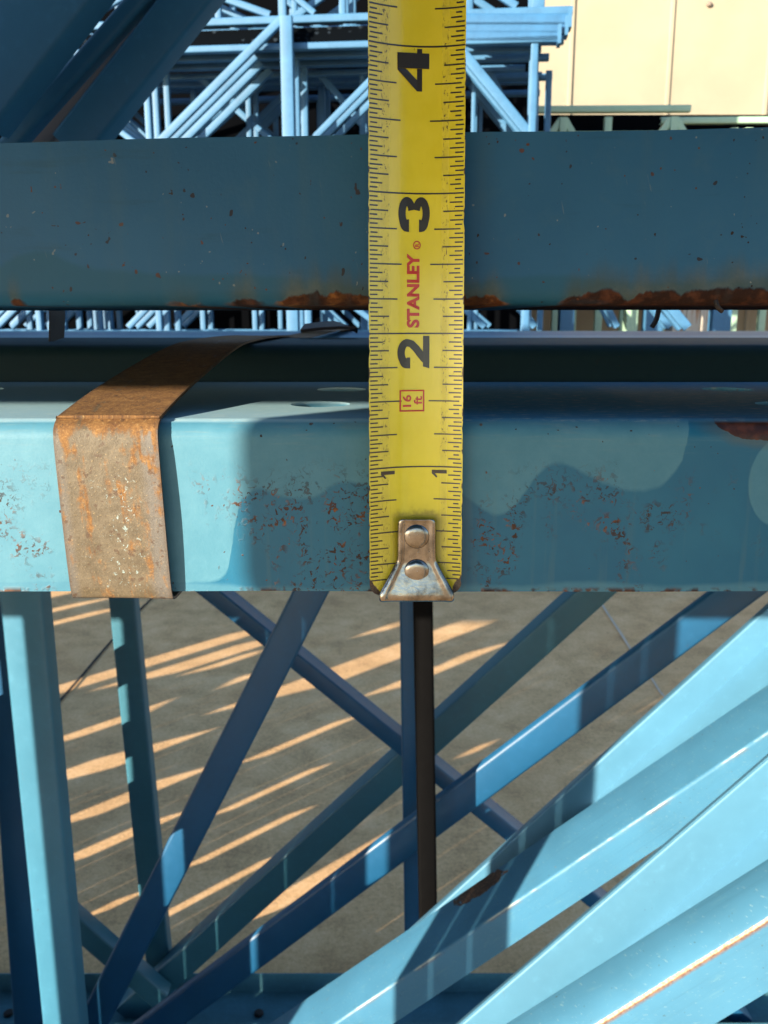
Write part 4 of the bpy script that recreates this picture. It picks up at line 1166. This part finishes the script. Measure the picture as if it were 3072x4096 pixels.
# green frames in front of it
GY, GK = 250.0, 0.03
def gp(u, v): return at(u, v, GY, GK)
axg = Vector((1, -GK, 0)).normalized(); dvg = Vector((GK, 1, 0)).normalized()
A = gp(*z2(600, 470)); B = gp(*z2(1335, 457))
def green_frame(label, A, B, dy, struts, braces, h=34):
    A = A + dvg * dy; B = B + dvg * dy
    fr = thing('rack_frame', label, 'rack frame', (A.x, A.y, -HG), 'pale green frames by the cream building')
    zt = (A.z + B.z) / 2 + 0.3
    L_ = (B - A).length
    channel((A.x, A.y, zt), (B.x, B.y, zt), 1.7, 1.8, depth=dvg, t=0.2, r=0.2).build('top_post', M['green'], fr)
    channel((A.x, A.y, zt - h), (B.x, B.y, zt - h), 2.4, 1.8, depth=dvg, t=0.2, r=0.2).build('bottom_post', M['green'], fr)
    for x in struts: 
        p = A + axg * x; channel((p.x, p.y, zt - 2), (p.x, p.y, -HG), 2.0, 1.5, depth=dvg, t=0.2, r=0.2).build('strut', M['green'], fr)
    for x0, x1 in braces:
        p = A + axg * x0; q = A + axg * x1
        channel((p.x, p.y + 0.4, zt - 2.4), (q.x, q.y + 0.4, zt - h), 1.8, 1.2, depth=dvg, t=0.2, r=0.2).build('brace', M['green'], fr)
    return fr
L_ = (B - A).length
green_frame('pale green rack frame whose long top rail runs along the foot of the cream wall', A, B, 0, [L_ * .27, L_ * .53, L_ * .91], [(L_ * .26, L_ * .26 - 22), (L_ * .28, L_ * .28 + 20), (L_ * .9, L_ * .9 - 24), (L_ * .92, L_ * .92 + 22)])
A2 = gp(*z2(1250, 462)); B2 = gp(*z2(1900, 440))
green_frame('second pale green rack frame at the right edge, in the shade behind the first', A2 + Vector((0, 0, -2.2)), B2 + Vector((0, 0, -1)), 9, [20, 24, 32, 46], [(60, 40)])
A3 = gp(*z2(600, 480)); B3 = gp(*z2(1300, 470))
green_frame('dim green rack frame behind the long pale green rail', A3 + Vector((0, 0, -3)), B3 + Vector((0, 0, -3)), 14, [L_ * .34, L_ * .43, L_ * .75, L_ * .8], [(L_ * .8, L_ * .6)])
dk = MB().box(gp(2700, 460) + Vector((0, 34, -21.5)), 150, 26, 52); o = dk.build('gap_backing', M['backing'], loc=tuple(gp(2700, 460)))  # added block, near-black for shade in the lattice gaps
tag(o, 'added dark backing block in the shade behind the green frames', 'backing block')
# rusty panel seen through the gap
def rp_mat():
    m, b = material('white panel streaked with rust')
    P = scaled(coords(), 1 / U); x, y, z = xyz(P)
    n = noise(vec(x * 1.0, y, z * 0.12), 0.55, 4).step(0.48, 0.62)
    wire(b, Base_Color=mixc(n, (0.55, 0.50, 0.42), (0.36, 0.15, 0.05)), Roughness=0.7)
    return m
M['rp'] = rp_mat()
pa = at(2762, 1260, 215); 
fr = thing('rusty_cabinet', 'white sheet metal cabinet streaked orange with rust, seen through the gap at right', 'cabinet', (pa.x, 215, -HG))
for k in range(3): MB().box((pa.x - 3.2 + 3.2 * k, 216, -14), 3.05, 6, 60).build('panel', M['rp'], fr)
for (u, w, mt, lb) in ((2270, 3.2, 'far', 'pale blue upright column seen through the gap, nearest the tape'), (2530, 2.6, 'green', 'pale green upright column seen through the gap in the middle'), (2620, 4.0, 'far', 'pale blue column just left of the rusty cabinet, through the gap'), (2890, 4.2, 'far', 'pale blue column just right of the rusty cabinet, through the gap')):
    p = at(u, 1260, 200)
    fr = thing('rack_column', lb, 'rack column', (p.x, 200, -HG), 'columns seen through the gap')
    channel((p.x, 200, -HG), (p.x, 200, 14), w, 3).build('column_body', M[mt], fr)
    MB().box((p.x, 201, -HG + 0.3), w + 3, 5, 0.5).build('base_plate', M[mt], fr)

# ------------------------------------------------------------------ unseen blocker added behind the camera, standing in for the measuring person's shadow
rk = thing('shade_blocker', 'blue shade blocker added unseen behind the viewer, its bars shading the near bundles', 'shade blocker', (-40, -6, -HG))
YB_ = -6.0
def shadow_z(z, y): return z + 0.346 * 0 + math.tan(SUN_EL) / math.cos(math.radians(45)) * (y - YB_)
zlo = shadow_z(0.16, YF)
for k in range(4):
    MB().box((-38, YB_ - 0.6, zlo + 3 + 6.03 * k), 92, 1.2, 5.98).build('beam', M['teal'], rk)
for xx in (-84.8, 8.8):
    channel((xx, YB_, -HG), (xx, YB_, 70), 1.6, 2.5, depth=(0, -1, 0)).build('column', M['teal'], rk)
# rounded plate added under the lowest beam, shaped to shade the lower post
xa = at(492 * 1.8517, 1080 * 1.8517, YF).x - (YF - YB_); zb2 = shadow_z(-2.30, YF); xb = 8.0
pl = [(xb, zlo - 0.02), (xa, zlo - 0.02)]
rr = 0.42
pl += [(xa + rr - rr * math.cos(q * math.pi / 16), zb2 + rr - rr * math.sin(q * math.pi / 16)) for q in range(9)]
pl += [(xb, zb2)]
mb = MB(); mb.sweep([(a, b) for a, b in pl], [((0, YB_ - 0.1, 0), (1, 0, 0), (0, 0, 1)), ((0, YB_ - 0.2, 0), (1, 0, 0), (0, 0, 1))]); mb.build('shade_plate', M['teal'], rk, smooth=0)
